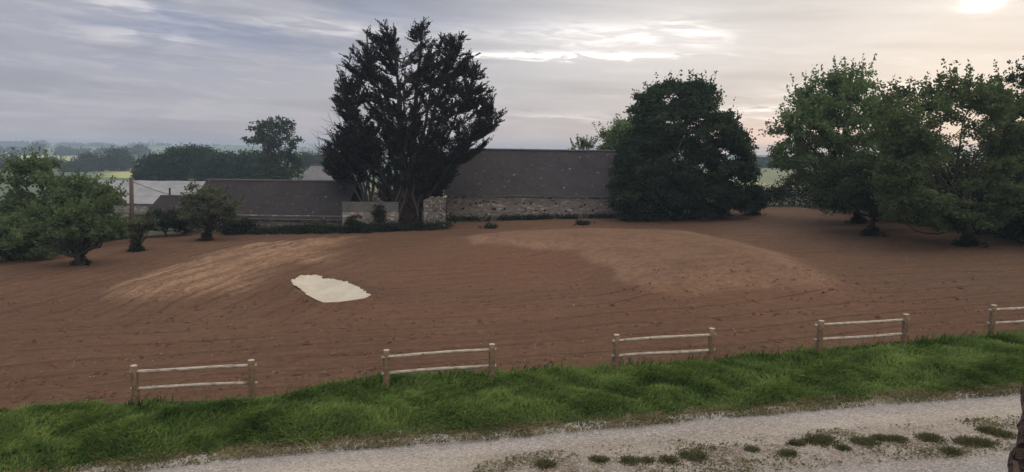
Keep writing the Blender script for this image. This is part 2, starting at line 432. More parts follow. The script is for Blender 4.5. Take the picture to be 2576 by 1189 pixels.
def sheet_mat():
    m, g = newmat('fibre_cement_sheet'); o = g.n('ShaderNodeTexCoord').outputs['Object']; x, y, z = g.sep(o)
    wv = g.m('SINE', g.m('MULTIPLY', x, 34.0)); n = g.noise(o, .5, 6, .65)
    c = g.mixc(g.mapr(n, .3, .7), (.24, .245, .25), (.33, .34, .35))
    c = g.mixc(g.mapr(g.m('FRACT', g.m('DIVIDE', y, 1.5)), .0, .04, .4, 0), c, (.12, .12, .12))
    finish(g, c, .85, g.bump(wv, .8, .05)); return m
M['sheet'] = sheet_mat()
def stone_mat(name, ca, cb, cm, sx=2.6, sz=5.6):
    m, g = newmat(name); p = g.pos(); x, y, z = g.sep(p)
    n = g.noise(p, 1.1, 4, .6)
    xx = g.m('ADD', g.m('MULTIPLY', g.m('ADD', x, y), sx), g.m('MULTIPLY', n, 1.2)); zz = g.m('ADD', g.m('MULTIPLY', z, sz), g.m('MULTIPLY', n, .9))
    vo = g.n('ShaderNodeTexVoronoi', feature='F1'); g.lk(g.vec(xx, zz, 0), vo.inputs['Vector']); vo.inputs['Scale'].default_value = 1
    ve = g.n('ShaderNodeTexVoronoi', feature='DISTANCE_TO_EDGE'); g.lk(g.vec(xx, zz, 0), ve.inputs['Vector']); ve.inputs['Scale'].default_value = 1
    k = g.sep(vo.outputs['Color']); e = g.mapr(ve.outputs['Distance'], .02, .10)
    c = g.mixc(k[0], ca, cb); c = g.mixc(g.mapr(k[1], .90, .93), c, tuple(q * .3 for q in ca))
    c = g.mixc(g.mapr(k[2], .86, .9, 0, .7), c, tuple(min(1, q * 1.7) for q in cb))
    c = g.mixc(e, cm, c); n2 = g.noise(p, .5, 5, .65)
    c = g.mixc(g.mapr(n2, .45, .7, 0, .6), c, cm)
    n3 = g.noise(p, 14, 4, .7); c = g.mixc(g.mapr(n3, .5, .8, 0, .5), c, tuple(q * .4 for q in ca))
    finish(g, c, .95, g.bump(g.m('ADD', e, n3), .9, .05)); return m
M['rubble'] = stone_mat('rubble_wall', (.20, .175, .150), (.34, .305, .265), (.23, .20, .168))
M['pale_rubble'] = stone_mat('pale_rubble', (.20, .185, .165), (.36, .33, .29), (.12, .105, .09), 3.2, 6.5)
M['red_rubble'] = stone_mat('brown_stone', (.062, .042, .036), (.105, .075, .064), (.04, .028, .024), 16, 22)
def block_mat():
    m, g = newmat('concrete_block'); p = g.pos(); x, y, z = g.sep(p)
    br = g.n('ShaderNodeTexBrick'); g.lk(g.vec(x, z, 0), br.inputs['Vector']); br.inputs['Scale'].default_value = 1
    br.inputs['Brick Width'].default_value = .5; br.inputs['Row Height'].default_value = .2; br.inputs['Mortar Size'].default_value = .012
    br.inputs['Color1'].default_value = (.115, .11, .105, 1); br.inputs['Color2'].default_value = (.145, .14, .135, 1); br.inputs['Mortar'].default_value = (.10, .10, .095, 1)
    n = g.noise(g.vmul(p, (1.6, 1, .5)), .9, 6, .65)
    c = g.mixc(g.mapr(n, .42, .66, 0, .75), br.outputs['Color'], (.075, .07, .06))
    c = g.mixc(g.mapr(g.noise(p, 2.2, 5, .7), .55, .7, 0, .5), c, (.28, .27, .25))
    finish(g, c, .95, g.bump(n, .4, .05)); return m
M['block'] = block_mat()
M['dark'] = plain('shade_and_dark_parts', (.022, .019, .018))  # near-black: painted shade in holes and open gable; also shed walls, flue
M['ridge'] = plain('ridge_tile', (.11, .10, .105), sc=14)
M['fascia'] = plain('eaves_board', (.13, .125, .12), sc=3)
M['post'] = plain('weathered_post', (.155, .105, .062), sc=14, var=.5)
M['post_top'] = plain('sawn_post_top', (.40, .35, .27), sc=30)
M['pole'] = plain('creosoted_pole', (.085, .068, .058), sc=8)
M['wire'] = plain('wire', (.03, .03, .03), sc=2)
M['pylon'] = plain('galvanised_steel', (.15, .16, .17), sc=2)
def rail_mat():
    m, g = newmat('bleached_rail'); o = g.n('ShaderNodeTexCoord').outputs['Object']
    n = g.noise(g.vmul(o, (1.2, 9, 9)), 3, 5, .65); n2 = g.noise(o, 3.4, 4, .7)
    c = g.mixc(g.mapr(n, .35, .6), (.19, .155, .115), (.43, .38, .31))
    c = g.mixc(g.mapr(n2, .60, .68, 0, .85), c, (.10, .07, .045)); finish(g, c, .85, g.bump(n, .4, .01)); return m
M['rail'] = rail_mat()
M['grass'] = leafmat('grass_blade', (.032, .064, .016), (.185, .255, .075), .3, .55)
M['weed'] = leafmat('track_weed', (.060, .072, .030), (.20, .175, .095), .25, 2.0)
M['clump'] = leafmat('weed_clump_leaf', (.060, .066, .034), (.165, .155, .085), .3, 3.0)
M['dry'] = leafmat('dead_grass', (.075, .070, .034), (.26, .215, .125), .25, 1.6)
M['nettle'] = leafmat('nettle_leaf', (.018, .045, .012), (.045, .095, .028), .25, 2.0)
M['stone'] = plain('loose_stone', (.42, .40, .38), sc=20)
M['clod'] = plain('soil_clod', (.11, .062, .040), sc=2, var=.5)
m, g = newmat('pale_sand'); n = g.noise(g.pos(), 2.2, 7, .7); n2 = g.noise(g.vmul(g.pos(), (1, .4, 1)), 1.0, 5, .6)
cc = g.mixc(g.mapr(n2, .3, .7), (.44, .41, .33), (.54, .505, .41)); cc = g.mixc(g.mapr(n, .48, .72, 0, .7), cc, (.36, .30, .21)); cc = g.mixc(g.mapr(g.noise(g.pos(), 12, 4, .7), .4, .75, 0, .4), cc, (.32, .27, .19))
finish(g, cc, .95, g.bump(n, .9, .12)); M['sand'] = m

# ------------------------------------------------------------------ setting: sheets
def grid(xs, ys):
    X, Yy = np.meshgrid(xs, ys); nx, ny = len(xs), len(ys)
    i = np.arange(nx * ny).reshape(ny, nx)
    F = np.stack([i[:-1, :-1], i[:-1, 1:], i[1:, 1:], i[1:, :-1]], -1).reshape(-1, 4)
    return X.ravel(), Yy.ravel(), F
def compact(V, F, attrs):
    used = np.unique(F); mp = np.full(len(V), -1); mp[used] = np.arange(len(used))
    return V[used], mp[F], {k: v[used] for k, v in attrs.items()}
FIELD = poly_w([(-60, 1060), (0, 1040), (650, 1022), (800, 990), (960, 962), (1300, 950), (1540, 938), (1800, 922), (2060, 895), (2280, 878), (2576, 852), (2720, 842),
                (2760, 660), (2576, 612), (2300, 566), (2120, 535), (2010, 522), (1900, 521), (1800, 531), (1700, 548), (1560, 550), (1400, 551), (1130, 562), (1060, 572),
                (900, 577), (600, 586), (430, 588), (300, 604), (150, 630), (0, 657), (-80, 670)])
VERGE = poly_w([(-60, 1040), (0, 1034), (200, 1022), (650, 1012), (800, 978), (960, 950), (1300, 940), (1540, 928), (1800, 912), (2060, 884), (2280, 868), (2576, 842), (2720, 832),
                (2720, 972), (2576, 987), (2130, 1016), (1760, 1047), (1600, 1066), (1240, 1094), (960, 1108), (700, 1134), (420, 1163), (180, 1192), (-60, 1225)])
xs = np.concatenate([-np.geomspace(2400, 70, 60), np.linspace(-68, 80, 75), np.geomspace(84, 2400, 58)])
ys = np.concatenate([np.linspace(-40, 110, 76), np.geomspace(113, 2700, 110)])
x, y, F = grid(xs, ys)
z = H0(x, y)
inn = np.maximum(polysd(x, y, FIELD), polysd(x, y, VERGE))
z -= .35 * sm((inn + 1.5) / 2.5)
z = np.where(y < 26, np.minimum(z, .035 * (np.clip(x, -70, 80) + 10) - .3), z)
# the pale crop fields seen in the valley
pb = np.maximum(np.exp(-((x / np.maximum(y, 1) + .655) / .09) ** 2) * ((y > 640) & (y < 1080)), ((x / np.maximum(y, 1) > -.55) & (x / np.maximum(y, 1) < -.50) & (y > 350) & (y < 500)) * .9)
tag(mk('ground', np.stack([x, y, z], 1), F, M['ground'], smooth=True, attrs={'paleband': pb}), kind='structure')

ys = [14.0]
while ys[-1] < 95: ys.append(ys[-1] + .10 + .006 * (ys[-1] - 14))
x, y, F = grid(np.linspace(-52, 66, 400), np.array(ys))
sdv = polysd(x, y, FIELD) + .25 * wob(x, y, 1.7, 2)
aL = polysd(x, y, L_MOUND) + 1.2 * wob(x, y, .5, 4); aR = polysd(x, y, R_MOUND) + .5 * wob(x, y, .7, 6)
z = H(x, y) - .25 * sm(polysd(x, y, PIT) / .4) + .02 * wob(x, y, 2.2, 5) + .012 * wob(x, y, 5.1, 8)
# plough furrow relief on the left side
a_, b_ = L_MOUND[4], L_MOUND[0]; dd = (b_ - a_) / np.linalg.norm(b_ - a_)
v2 = -dd[1] * x + dd[0] * y; u2 = dd[0] * x + dd[1] * y
lm = sm((aL + .8) / 2.5)
ls_ = sm((-x - 4 - (y - 40) * .15) / 7) * sm((y - 28.5 + .12 * (x + 20)) / 4)
z += .09 * lm * np.sin(v2 * 4.2 + 1.2 * np.sin(u2 * .5)) + .025 * ls_ * np.sin(v2 * 3.1 + 1.5 * np.sin(u2 * .25))
v1 = FN[0] * x + FN[1] * y
z += .02 * np.sin(v1 * 3.3 + 1.1 * np.sin(x * .3))
red = np.exp(-((x - 1.5) / 9) ** 2 - ((y - 43) / 9) ** 2) * (1 - sm((aR + .5) / 1.5))
red = np.maximum(red, .5 * np.exp(-((y - 31) / 3.5) ** 2) * sm((x + 14) / 10) * (1 - sm((x - 14) / 8)))
olive = np.clip(sm((x - 15) / 12) * .7 + .5 * sm((14 - np.abs(x - 12)) / 6) * np.exp(-((y - 34) / 3) ** 2), 0, 1)
lip = np.exp(-((polysd(x, y, PIT) + .3) / .35) ** 2)
keep = (sdv > -.2)[F].all(1)
V = np.stack([x, y, z], 1)
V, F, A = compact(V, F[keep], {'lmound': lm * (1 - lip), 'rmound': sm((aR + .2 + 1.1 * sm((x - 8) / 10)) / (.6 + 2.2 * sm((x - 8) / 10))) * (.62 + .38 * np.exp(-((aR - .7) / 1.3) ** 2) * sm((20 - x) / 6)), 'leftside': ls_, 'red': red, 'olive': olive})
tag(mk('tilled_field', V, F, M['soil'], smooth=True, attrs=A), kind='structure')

x, y, F = grid(np.linspace(-22, 30, 330), np.linspace(13.5, 30, 150))
sdv = polysd(x, y, VERGE); top = sm((sdv) / 1.1)
z = H(x, y) + .004 + top * (.12 + .13 * wob(x, y, 1.6, 1) + .07 * wob(x, y, 4.2, 2))
keep = (sdv > -.25)[F].all(1)
tracksd = linesd(x, y, poly_w([(-60, 1225), (180, 1192), (700, 1134), (1240, 1094), (1760, 1047), (2130, 1016), (2720, 972)]))
V, F, A = compact(np.stack([x, y, z], 1), F[keep], {'dry': sm((.45 - tracksd) / .5)})
tag(mk('grass_verge', V, F, M['verge'], smooth=True, attrs=A), kind='structure')

WEEDLINE = poly_w([(1300, 1200), (1480, 1172), (1700, 1158), (2100, 1128), (2400, 1106), (2720, 1080)])
x, y, F = grid(np.linspace(-26, 34, 300), np.linspace(3, 30, 190))
vs = polysd(x, y, VERGE); wl = linesd(x, y, WEEDLINE)
TE = poly_w([(-60, 1225), (180, 1192), (700, 1134), (1240, 1094), (1760, 1047), (2130, 1016), (2720, 972)]); tse = linesd(x, y, TE)
wsd = wl * np.sign(FN[0] * (x - WEEDLINE[2][0]) + FN[1] * (y - WEEDLINE[2][1]))
v1 = FN[0] * x + FN[1] * y; fs = polysd(x, y, FIELD)
edge = FN @ poly_w([(1240, 1094)])[0]
keep = ((vs < .55) & (v1 < edge + 1.6))[F].all(1)
z = H0(x, y) + .015 + .015 * wob(x, y, 2.3, 3) + .05 * np.exp(-(wl / .5) ** 2) - .03 * np.exp(-((wl - 1.3) / .5) ** 2)
V, F, A = compact(np.stack([x, y, z], 1), F[keep], {'weed': np.exp(-(wl / .85) ** 2) * (.55 + .45 * sm((wob(x, y, 1.5, 2) + .6 * wob(x, y, 3.7, 4)) / .5)),
 'loose': np.clip(np.exp(-((tse - .35) / .5) ** 2) + np.exp(-((wsd + 1.5) / .9) ** 2), 0, 1)})
tag(mk('gravel_track', V, F, M['gravel'], smooth=True, attrs=A), kind='structure')

x0, y0 = PIT.min(0) - .3; x1, y1 = PIT.max(0) + .3
x, y, F = grid(np.linspace(x0, x1, 150), np.linspace(y0, y1, 110))
ps = polysd(x, y, PIT) + .06 * wob(x, y, 6, 2) + .04 * wob(x, y, 14, 5)
z = H(x, y) + .05 * sm((ps + .1) / .35) + .025 * wob(x, y, 3, 3) * sm(ps / .5) + .012 * wob(x, y, 9, 3)
keep = (ps > -.02)[F].all(1)
V, F, A = compact(np.stack([x, y, z], 1), F[keep], {})
tag(mk('sand_pit', V, F, M['sand'], smooth=True), kind='structure')
print('sheets done')

# ------------------------------------------------------------------ fence panels
def fence_panel(bl, br, label, seed):
    r = np.random.default_rng(seed)
    a = Gp(*bl); b = Gp(*br); a[2] = H(a[0], a[1]); b[2] = H(b[0], b[1])
    o = empty('fence_panel', (a + b) / 2, label, 'fence', 'post and rail fence panels along the verge')
    org = (a + b) / 2
    for q in (a, b):
        mb = MB(); lean = r.normal(0, .02, 2); n = 7; zz = np.linspace(-.35, 1.2, n)
        pts = np.stack([q[0] - org[0] + lean[0] * zz + .004 * r.normal(size=n), q[1] - org[1] + lean[1] * zz, q[2] - org[2] + zz], 1)
        rad = .094 * (1 + .04 * r.normal(size=n)); rad[-1] = .088
        mb.tube(pts, rad, 12)
        po = mb.build('post', M['post'], o, True)
        t_ = MB(); t_.tube([pts[-1] + (0, 0, .001), pts[-1] + (0, 0, .012)], [.089, .078], 12); t_.build('post_top', M['post_top'], po)
    d = unit((b - a)[None])[0]
    for k, hz in enumerate((1.04, .58)):
        mb = MB(); n = 12; tt = np.linspace(0, 1, n)
        p0 = a - org + (0, 0, hz + r.normal(0, .015)) - d * .13; p1 = b - org + (0, 0, hz + r.normal(0, .015)) + d * .13
        loc = p0[None] * (1 - tt[:, None]) + p1[None] * tt[:, None]; loc[:, 2] += .012 * np.sin(tt * 5 + seed + k) ; loc[:, 1] += .008 * np.sin(tt * 8 + seed)
        mb.tube(loc, .046 * (1 + .06 * r.normal(size=n)), 10); mb.build('rail', M['rail'], o, True)
for i, (l, rr, lab) in enumerate([((345, 1030), (636, 1014), 'two-rail wooden fence panel at the far left end of the row'),
                                  ((972, 988), (1236, 970), 'two-rail wooden fence panel straight below the sand pit, second from the left'),
                                  ((1549, 944), (1786, 926), 'two-rail wooden fence panel in the middle of the row, a dark weed at its foot'),
                                  ((2055, 902), (2272, 884), 'two-rail wooden fence panel in deep grass, fourth from the left'),
                                  ((2490, 858), (2690, 843), 'two-rail wooden fence panel cut off by the right edge of the photo')]):
    fence_panel(l, rr, lab, 10 + i)

# ------------------------------------------------------------------ buildings
def roof_plane(parent, name, A, B, C, D, mat, thick=.12, seg=1, sag=.0, seed=0):
    """A,B = eaves left/right, C,D = ridge right/left (world). Local frame: x along eaves, y up the slope."""
    A, B, C, D = [np.asarray(q, float) for q in (A, B, C, D)]
    ex = unit((B - A)[None])[0]; up = D - A; ey = up - ex * (up @ ex); ly = np.linalg.norm(ey); ey /= ly; ez = np.cross(ex, ey)
    Mx = Matrix(((ex[0], ey[0], ez[0], A[0]), (ex[1], ey[1], ez[1], A[1]), (ex[2], ey[2], ez[2], A[2]), (0, 0, 0, 1)))
    nx, ny = 60, 16; V = []; r = np.random.default_rng(seed)
    for j in range(ny + 1):
        for i in range(nx + 1):
            s, q = i / nx, j / ny
            w_ = (A * (1 - s) + B * s) * (1 - q) + (D * (1 - s) + C * s) * q - A
            l = np.array([w_ @ ex, w_ @ ey, w_ @ ez])
            l[2] += -sag * math.sin(math.pi * s) * (.3 + .7 * math.sin(math.pi * q)) + .02 * math.sin(l[0] * 1.3 + seed) * math.sin(l[1] * 1.1 + 2) + .008 * r.normal()
            V.append(l)
    V = np.array(V); n = len(V); V2 = V.copy(); V2[:, 2] -= thick
    i = np.arange(n).reshape(ny + 1, nx + 1)
    Ft = np.stack([i[:-1, :-1], i[:-1, 1:], i[1:, 1:], i[1:, :-1]], -1).reshape(-1, 4)
    ring = list(i[0, :]) + list(i[1:, -1]) + list(i[-1, :-1][::-1]) + list(i[1:-1, 0][::-1])
    Fs = [[ring[k], ring[k - 1], ring[k - 1] + n, ring[k] + n] for k in range(len(ring))]
    o = mk(name, np.vstack([V, V2]), np.vstack([Ft, Ft[:, ::-1] + n, Fs]), mat, parent)
    o.matrix_basis = Matrix.Translation(-Vector(parent.location)) @ Mx
    return o
def wpart(mb, name, mat, root, smooth=False):
    """build with world coordinates under an unrotated root"""
    for k in range(len(mb.V)): mb.V[k] = mb.V[k] - np.array(root.location)
    return mb.build(name, mat, root, smooth)
def wall_slab(mb, a, b, z0, z1, th=.5):
    """wall between plan points a and b, thickened away from camera"""
    a = np.array(a[:2]); b = np.array(b[:2]); d = unit((b - a)[None])[0]; n = np.array([-d[1], d[0]]) * th
    q = [a, b, b + n, a + n]
    V = [[*p, z0] for p in q] + [[*p, z1] for p in q]
    mb.add(V, [[0, 3, 2, 1], [4, 5, 6, 7], [0, 1, 5, 4], [1, 2, 6, 5], [2, 3, 7, 6], [3, 0, 4, 7]])
def rough_wall(mb, a, b, z0, z1, th, seed, nx=90, nz=22, amp=.03, topfn=None):
    """rubble faced wall with an uneven front face and top"""
    a = np.array(a[:2], float); b = np.array(b[:2], float); d = b - a; L = np.linalg.norm(d); d /= L; n = np.array([-d[1], d[0]])
    r = np.random.default_rng(seed); V = []
    for side in (0, 1):
        for j in range(nz + 1):
            for i in range(nx + 1):
                s, q = i / nx, j / nz; h1 = z1 if topfn is None else topfn(s)
                p = a + d * L * s + n * (side * th + (r.normal() * amp if side == 0 else 0))
                V.append([p[0], p[1], z0 + (h1 - z0) * q + (r.normal() * amp if 0 < j < nz else 0)])
    N1 = (nx + 1) * (nz + 1); i = np.arange(N1).reshape(nz + 1, nx + 1)
    Ff = np.stack([i[:-1, :-1], i[:-1, 1:], i[1:, 1:], i[1:, :-1]], -1).reshape(-1, 4)
    ring = list(i[0, :]) + list(i[1:, -1]) + list(i[-1, :-1][::-1]) + list(i[1:-1, 0][::-1])
    Fs = [[ring[k], ring[k - 1], ring[k - 1] + N1, ring[k] + N1] for k in range(len(ring))]
    mb.add(V, np.vstack([Ff, Ff[:, ::-1] + N1, Fs]))

# --- big stone barn
A = P(1118, 481, 71.5); B = P(1680, 489, 70.6); B[2] = A[2] + .02
ba = unit((B - A)[None])[0]; bn = np.array([-ba[1], ba[0], 0.])
HW = 3.6; zr = P(1300, 377.5, 75.0)[2]
D = A + bn * HW; D[2] = zr; Cc = B + bn * HW; Cc[2] = zr - .05
D2 = A + bn * HW * 2; C2 = B + bn * HW * 2
barn = empty('stone_barn', ((A + B) / 2)[:2].tolist() + [0.0], 'long low stone barn with lichen-spotted slate roof and putlog holes in its wall', 'barn')
bpy.context.view_layer.update()
ov = -bn * .25; dz = np.array([0, 0, -.28])
roof_plane(barn, 'roof', A + ov + dz, B + ov + dz, Cc, D, M['slate'], .1, sag=.10, seed=1)
roof_plane(barn, 'roof', C2 - ov + dz, D2 - ov + dz, D + bn * .03, Cc + bn * .03, M['slate'], .1, sag=.05, seed=2)
mb = MB(); fz = A[2] - .30
rough_wall(mb, A + ba * .25, B - ba * .25, -.8, fz + .16, .55, 3, 200, 26, .022)
wpart(mb, 'front_wall', M['rubble'], barn)
mb = MB(); a_ = A + ba * .25 + bn * .56; e_ = D2 + ba * .25
V = [[a_[0], a_[1], -.8], [e_[0], e_[1], -.8], [e_[0], e_[1], fz + .2], [D[0] + ba[0] * .25, D[1] + ba[1] * .25, zr - .12], [a_[0], a_[1], fz + .5]]
W = [list(np.array(q) + np.array([ba[0], ba[1], 0]) * .4) for q in V]
mb.add(V + W, [[0, 1, 2, 4], [2, 3, 4, 4], [5, 9, 7, 6], [7, 9, 8, 8], [0, 4, 9, 5], [4, 3, 8, 9], [3, 2, 7, 8], [2, 1, 6, 7]])
wpart(mb, 'gable_wall', M['rubble'], barn)
mb = MB(); e1 = A + ov + dz - bn * .03; e2 = B + ov + dz - bn * .03
mb.tube([e1 + (0, 0, -.10), e2 + (0, 0, -.10)], .055, 6); wpart(mb, 'gutter', M['fascia'], barn)
mb = MB(); nR = 64; rr = np.random.default_rng(3)
for i in range(nR):
    s0, s1 = i / nR, (i + 1.15) / nR; q0 = D * (1 - s0) + Cc * s0; q1 = D * (1 - s1) + Cc * s1
    sg = -.10 * 0.3 * math.sin(math.pi * min(s0, 1)); mb.tube([q0 + (0, 0, .02 + sg), q1 + (0, 0, .05 + sg + .01 * rr.normal())], [.10, .13], 6)
wpart(mb, 'ridge_tiles', M['ridge'], barn)
for (u_, v_) in ((1198, 498), (1318, 497), (1208, 498), (1398, 499), (1470, 501), (1165, 540 - 28), (1290 - 20, 512), (1490, 515), (1370, 516), (1424, 517), (1545, 512)):
    mb = MB(); q = P(u_, v_ + 14, 71.3); s_ = (A + ba * .25); tt = (q[0] - s_[0]) / ba[0]; c_ = s_ + ba * tt
    c_ = np.array([c_[0], c_[1], q[2]]) - bn * .035
    mb.box((-.09, -.01, -.09), (.09, .02, .09), lambda V: V @ np.array([ba, bn, (0, 0, 1)]) + c_)
    wpart(mb, 'putlog_hole', M['dark'], barn)  # near-black plate on the wall face, the hole's inner shade put into colour

# --- long tiled shed in front left
A = P(470, 553, 66.5); B = P(864, 546, 66.0); B[2] = A[2] = .5 * (A[2] + B[2])
D = P(520, 455.5, 71.3); Cc = P(898, 455, 71.0); Cc[2] = D[2] = .5 * (D[2] + Cc[2])
A[0] = D[0] - .2
ba = unit((B - A)[None])[0]; bn = np.array([-ba[1], ba[0], 0.]); hw = 5.0
shed = empty('tiled_shed', ((A + B) / 2)[:2].tolist() + [-.5], 'long low shed with dark lichen-flecked tiled roof and open black gable, beside the block wall', 'shed')
bpy.context.view_layer.update()
roof_plane(shed, 'roof', A, B, Cc, D, M['tile'], .09, sag=.09, seed=5)
D2 = D + bn * hw; C2 = Cc + bn * hw * .62 + ba * .2; D2[2] = A[2]; C2[2] = A[2] + 1.0
roof_plane(shed, 'roof', C2, D2, D + bn * .02, Cc + bn * .02, M['tile'], .09, seed=6)
mb = MB(); mb.tube([A + (0, -.03, -.09), B + (0, -.03, -.09)], .045, 6); wpart(mb, 'gutter', M['fascia'], shed)
mb = MB(); rough_wall(mb, A + ba * .2 + bn * .35, B - ba * .3 + bn * .35, A[2] - 3.2, A[2] + .25, .4, 8, 120, 14, .02); wpart(mb, 'front_wall', M['rubble'], shed)
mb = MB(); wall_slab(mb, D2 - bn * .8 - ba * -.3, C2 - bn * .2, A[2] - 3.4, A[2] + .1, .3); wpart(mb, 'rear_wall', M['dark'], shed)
mb = MB(); q = [A + ba * .3 + bn * .8, D + ba * .4, D2 + ba * .4 - bn * .5]
V = [[q[0][0], q[0][1], A[2] - 3], [q[2][0], q[2][1], A[2] - 3], [q[2][0], q[2][1], A[2] + .1], [q[1][0], q[1][1], D[2] - .2], [q[0][0], q[0][1], A[2] + .3]]
W = [list(np.array(k) + np.array([ba[0], ba[1], 0]) * .3) for k in V]
mb.add(V + W, [[0, 1, 2, 4], [2, 3, 4, 4], [5, 9, 7, 6], [7, 9, 8, 8], [0, 4, 9, 5], [4, 3, 8, 9], [3, 2, 7, 8], [2, 1, 6, 7]]); wpart(mb, 'gable_wall', M['dark'], shed)
for s_ in (.35, .7, 1.0):   # open gable: near-black sheet inside the verge stands in for interior shade
    pass
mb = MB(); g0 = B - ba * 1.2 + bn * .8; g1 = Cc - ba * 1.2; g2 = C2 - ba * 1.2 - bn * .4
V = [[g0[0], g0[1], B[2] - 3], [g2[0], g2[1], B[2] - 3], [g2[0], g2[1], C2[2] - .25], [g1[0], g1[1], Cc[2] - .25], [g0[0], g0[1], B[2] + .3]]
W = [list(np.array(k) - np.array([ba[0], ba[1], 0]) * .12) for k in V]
mb.add(V + W, [[0, 1, 2, 4], [2, 3, 4, 4], [5, 9, 7, 6], [7, 9, 8, 8], [0, 4, 9, 5], [4, 3, 8, 9], [3, 2, 7, 8], [2, 1, 6, 7]]); wpart(mb, 'gable_shade_sheet', M['dark'], shed)
mb = MB(); nR = 46
for i in range(nR):
    s0, s1 = i / nR, (i + 1.15) / nR; q0 = D * (1 - s0) + Cc * s0; q1 = D * (1 - s1) + Cc * s1
    mb.tube([q0 + (0, 0, .0), q1 + (0, 0, .03)], [.09, .11], 6)
wpart(mb, 'ridge_tiles', M['ridge'], shed)

def gable_house(name, label, cat, A, B, D, Cc, hw, mat_roof, mat_wall, zb, eave=.15, ridge=True):
    """A,B eaves ends; D,Cc ridge ends above A,B; rear side mirrored"""
    A, B, D, Cc = [np.array(q, float) for q in (A, B, D, Cc)]
    ba = unit((B - A)[None])[0]; bn = np.array([-ba[1], ba[0], 0.])
    root = empty(name, ((A + B) / 2)[:2].tolist() + [zb], label, cat); bpy.context.view_layer.update()
    roof_plane(root, 'roof', A, B, Cc, D, mat_roof, .08, sag=.04, seed=3)
    D2 = D + bn * hw; C2 = Cc + bn * hw; D2[2] = A[2]; C2[2] = B[2]
    roof_plane(root, 'roof', C2, D2, D + bn * .02, Cc + bn * .02, mat_roof, .08, seed=4)
    i = .22
    ring = [A + ba * i + bn * i, B - ba * i + bn * i, C2 - ba * i - bn * i, D2 + ba * i - bn * i]
    mb = MB(); V = [[q[0], q[1], zb - .5] for q in ring] + [[q[0], q[1], A[2] - .02] for q in ring]
    gl = D + ba * i; gr = Cc - ba * i; V += [[gl[0], gl[1], D[2] - .35], [gr[0], gr[1], Cc[2] - .35]]
    mb.add(V, [[0, 1, 5, 4], [1, 2, 6, 5], [2, 3, 7, 6], [3, 0, 4, 7], [4, 8, 7, 7], [5, 6, 9, 9]])
    wpart(mb, 'walls', mat_wall, root)
    if ridge:
        mb = MB(); n = max(8, int(np.linalg.norm(Cc - D) / .4))
        for k in range(n):
            q0 = D + (Cc - D) * (k / n); q1 = D + (Cc - D) * ((k + 1.1) / n); mb.tube([q0, q1 + (0, 0, .02)], [.08, .10], 6)
        wpart(mb, 'ridge_tiles', M['ridge'], root)
    return root
# lean little shed with flue
A = P(372, 552, 71.5); B = P(520, 552, 71.5); A[2] = B[2] = .0
D = P(403, 493, 74.5); Cc = P(540, 493, 74.5); Cc[2] = D[2]; A[0] = D[0] - .6; B[0] = Cc[0]
out = gable_house('outhouse', 'small dark-roofed outhouse with a thin flue, half hidden behind the shrubs left of the shed', 'outhouse', A, B, D, Cc, 3.2, M['tile'], M['rubble'], -3.0)
mb = MB(); q = P(427, 493, 74.6); mb.tube([q + (0, 0, -.3), P(427, 474, 74.6)], .09, 8); wpart(mb, 'flue_pipe', M['dark'], out)
# long fibre cement roof
A = P(150, 515, 90); B = P(545, 515, 90); A[2] = B[2]; D = P(170, 457, 98); Cc = P(545, 457, 98); D[2] = Cc[2]
gable_house('sheet_roofed_barn', 'long low farm building with pale grey corrugated roof behind the utility pole', 'barn', A, B, D, Cc, 8, M['sheet'], M['rubble'], -6.0, ridge=False)
# pale slate house
A = P(760, 505, 80); B = P(952, 512, 80); A[2] = B[2]; D = P(781, 418, 85.5); Cc = P(905, 418, 85.5); D[2] = Cc[2]
A[0] = D[0] - .55; B[0] = Cc[0] + 1.0
hs = gable_house('slate_roofed_house', 'farmhouse with pale grey slate roof seen between the shed ridge and the cypress trunks', 'house', A, B, D, Cc, 5.0, M['pale_slate'], M['pale_rubble'], -4.0)
# brown building at far left edge
A = P(-150, 545, 58); B = P(22, 548, 58); A[2] = B[2]; D = P(-140, 490, 61); Cc = P(-20, 490, 61); D[2] = Cc[2]
gable_house('pale_shed', 'pale-walled shed showing at the left edge behind the leaves', 'shed', A, B, D, Cc, 3.0, M['sheet'], M['pale_rubble'], -3.0)

# block wall, rubble fragments
a = P(862, 575, 64.3); b = P(1003, 575, 64.9); zt = P(880, 511, 64.3)[2]
bw = empty('block_wall', (a[0], a[1], 0), 'grey concrete block wall with weather stains between the tiled shed and the ivy-clad trunk', 'wall')
mb = MB(); wall_slab(mb, a, b, -1.2, zt, .2); wpart(mb, 'upper_wall', M['block'], bw)
mb = MB(); d_ = np.array([0, -.07, 0]); wall_slab(mb, a + d_, b + d_, -1.2, P(880, 535, 64.3)[2], .068); wpart(mb, 'lower_render', M['rubble'], bw)
mb = MB(); wall_slab(mb, a + (0, -.03, 0), b + (0, -.03, 0), zt + .002, zt + .06, .27); wpart(mb, 'coping', M['fascia'], bw)
a = P(1068, 560, 64.6); b = P(1121, 560, 65.2); zt = P(1090, 497, 64.8)[2]
sw = empty('stone_wall', (a[0], a[1], 0), 'broken end of a pale rubble wall between the ivy-clad trunk and the barn', 'wall')
mb = MB(); rough_wall(mb, a, b, -.8, zt, .55, 5, 40, 36, .04, topfn=lambda s: zt - .55 * max(0, .32 - s) * 2 - .5 * max(0, s - .9) * 3 + .05 * math.sin(s * 19)); wpart(mb, 'stones', M['pale_rubble'], sw)
a = P(928, 560, 79); b = P(1130, 560, 77.); zt = P(1000, 489, 78)[2]
ow = empty('old_garden_wall', (a[0], a[1], 0), 'old pale rubble wall glimpsed behind the cypress trunks', 'wall')
mb = MB(); rough_wall(mb, a, b, -3, zt, .5, 6, 100, 20, .05, topfn=lambda s: zt - .35 * s + .12 * math.sin(s * 21)); wpart(mb, 'stones', M['pale_rubble'], ow)

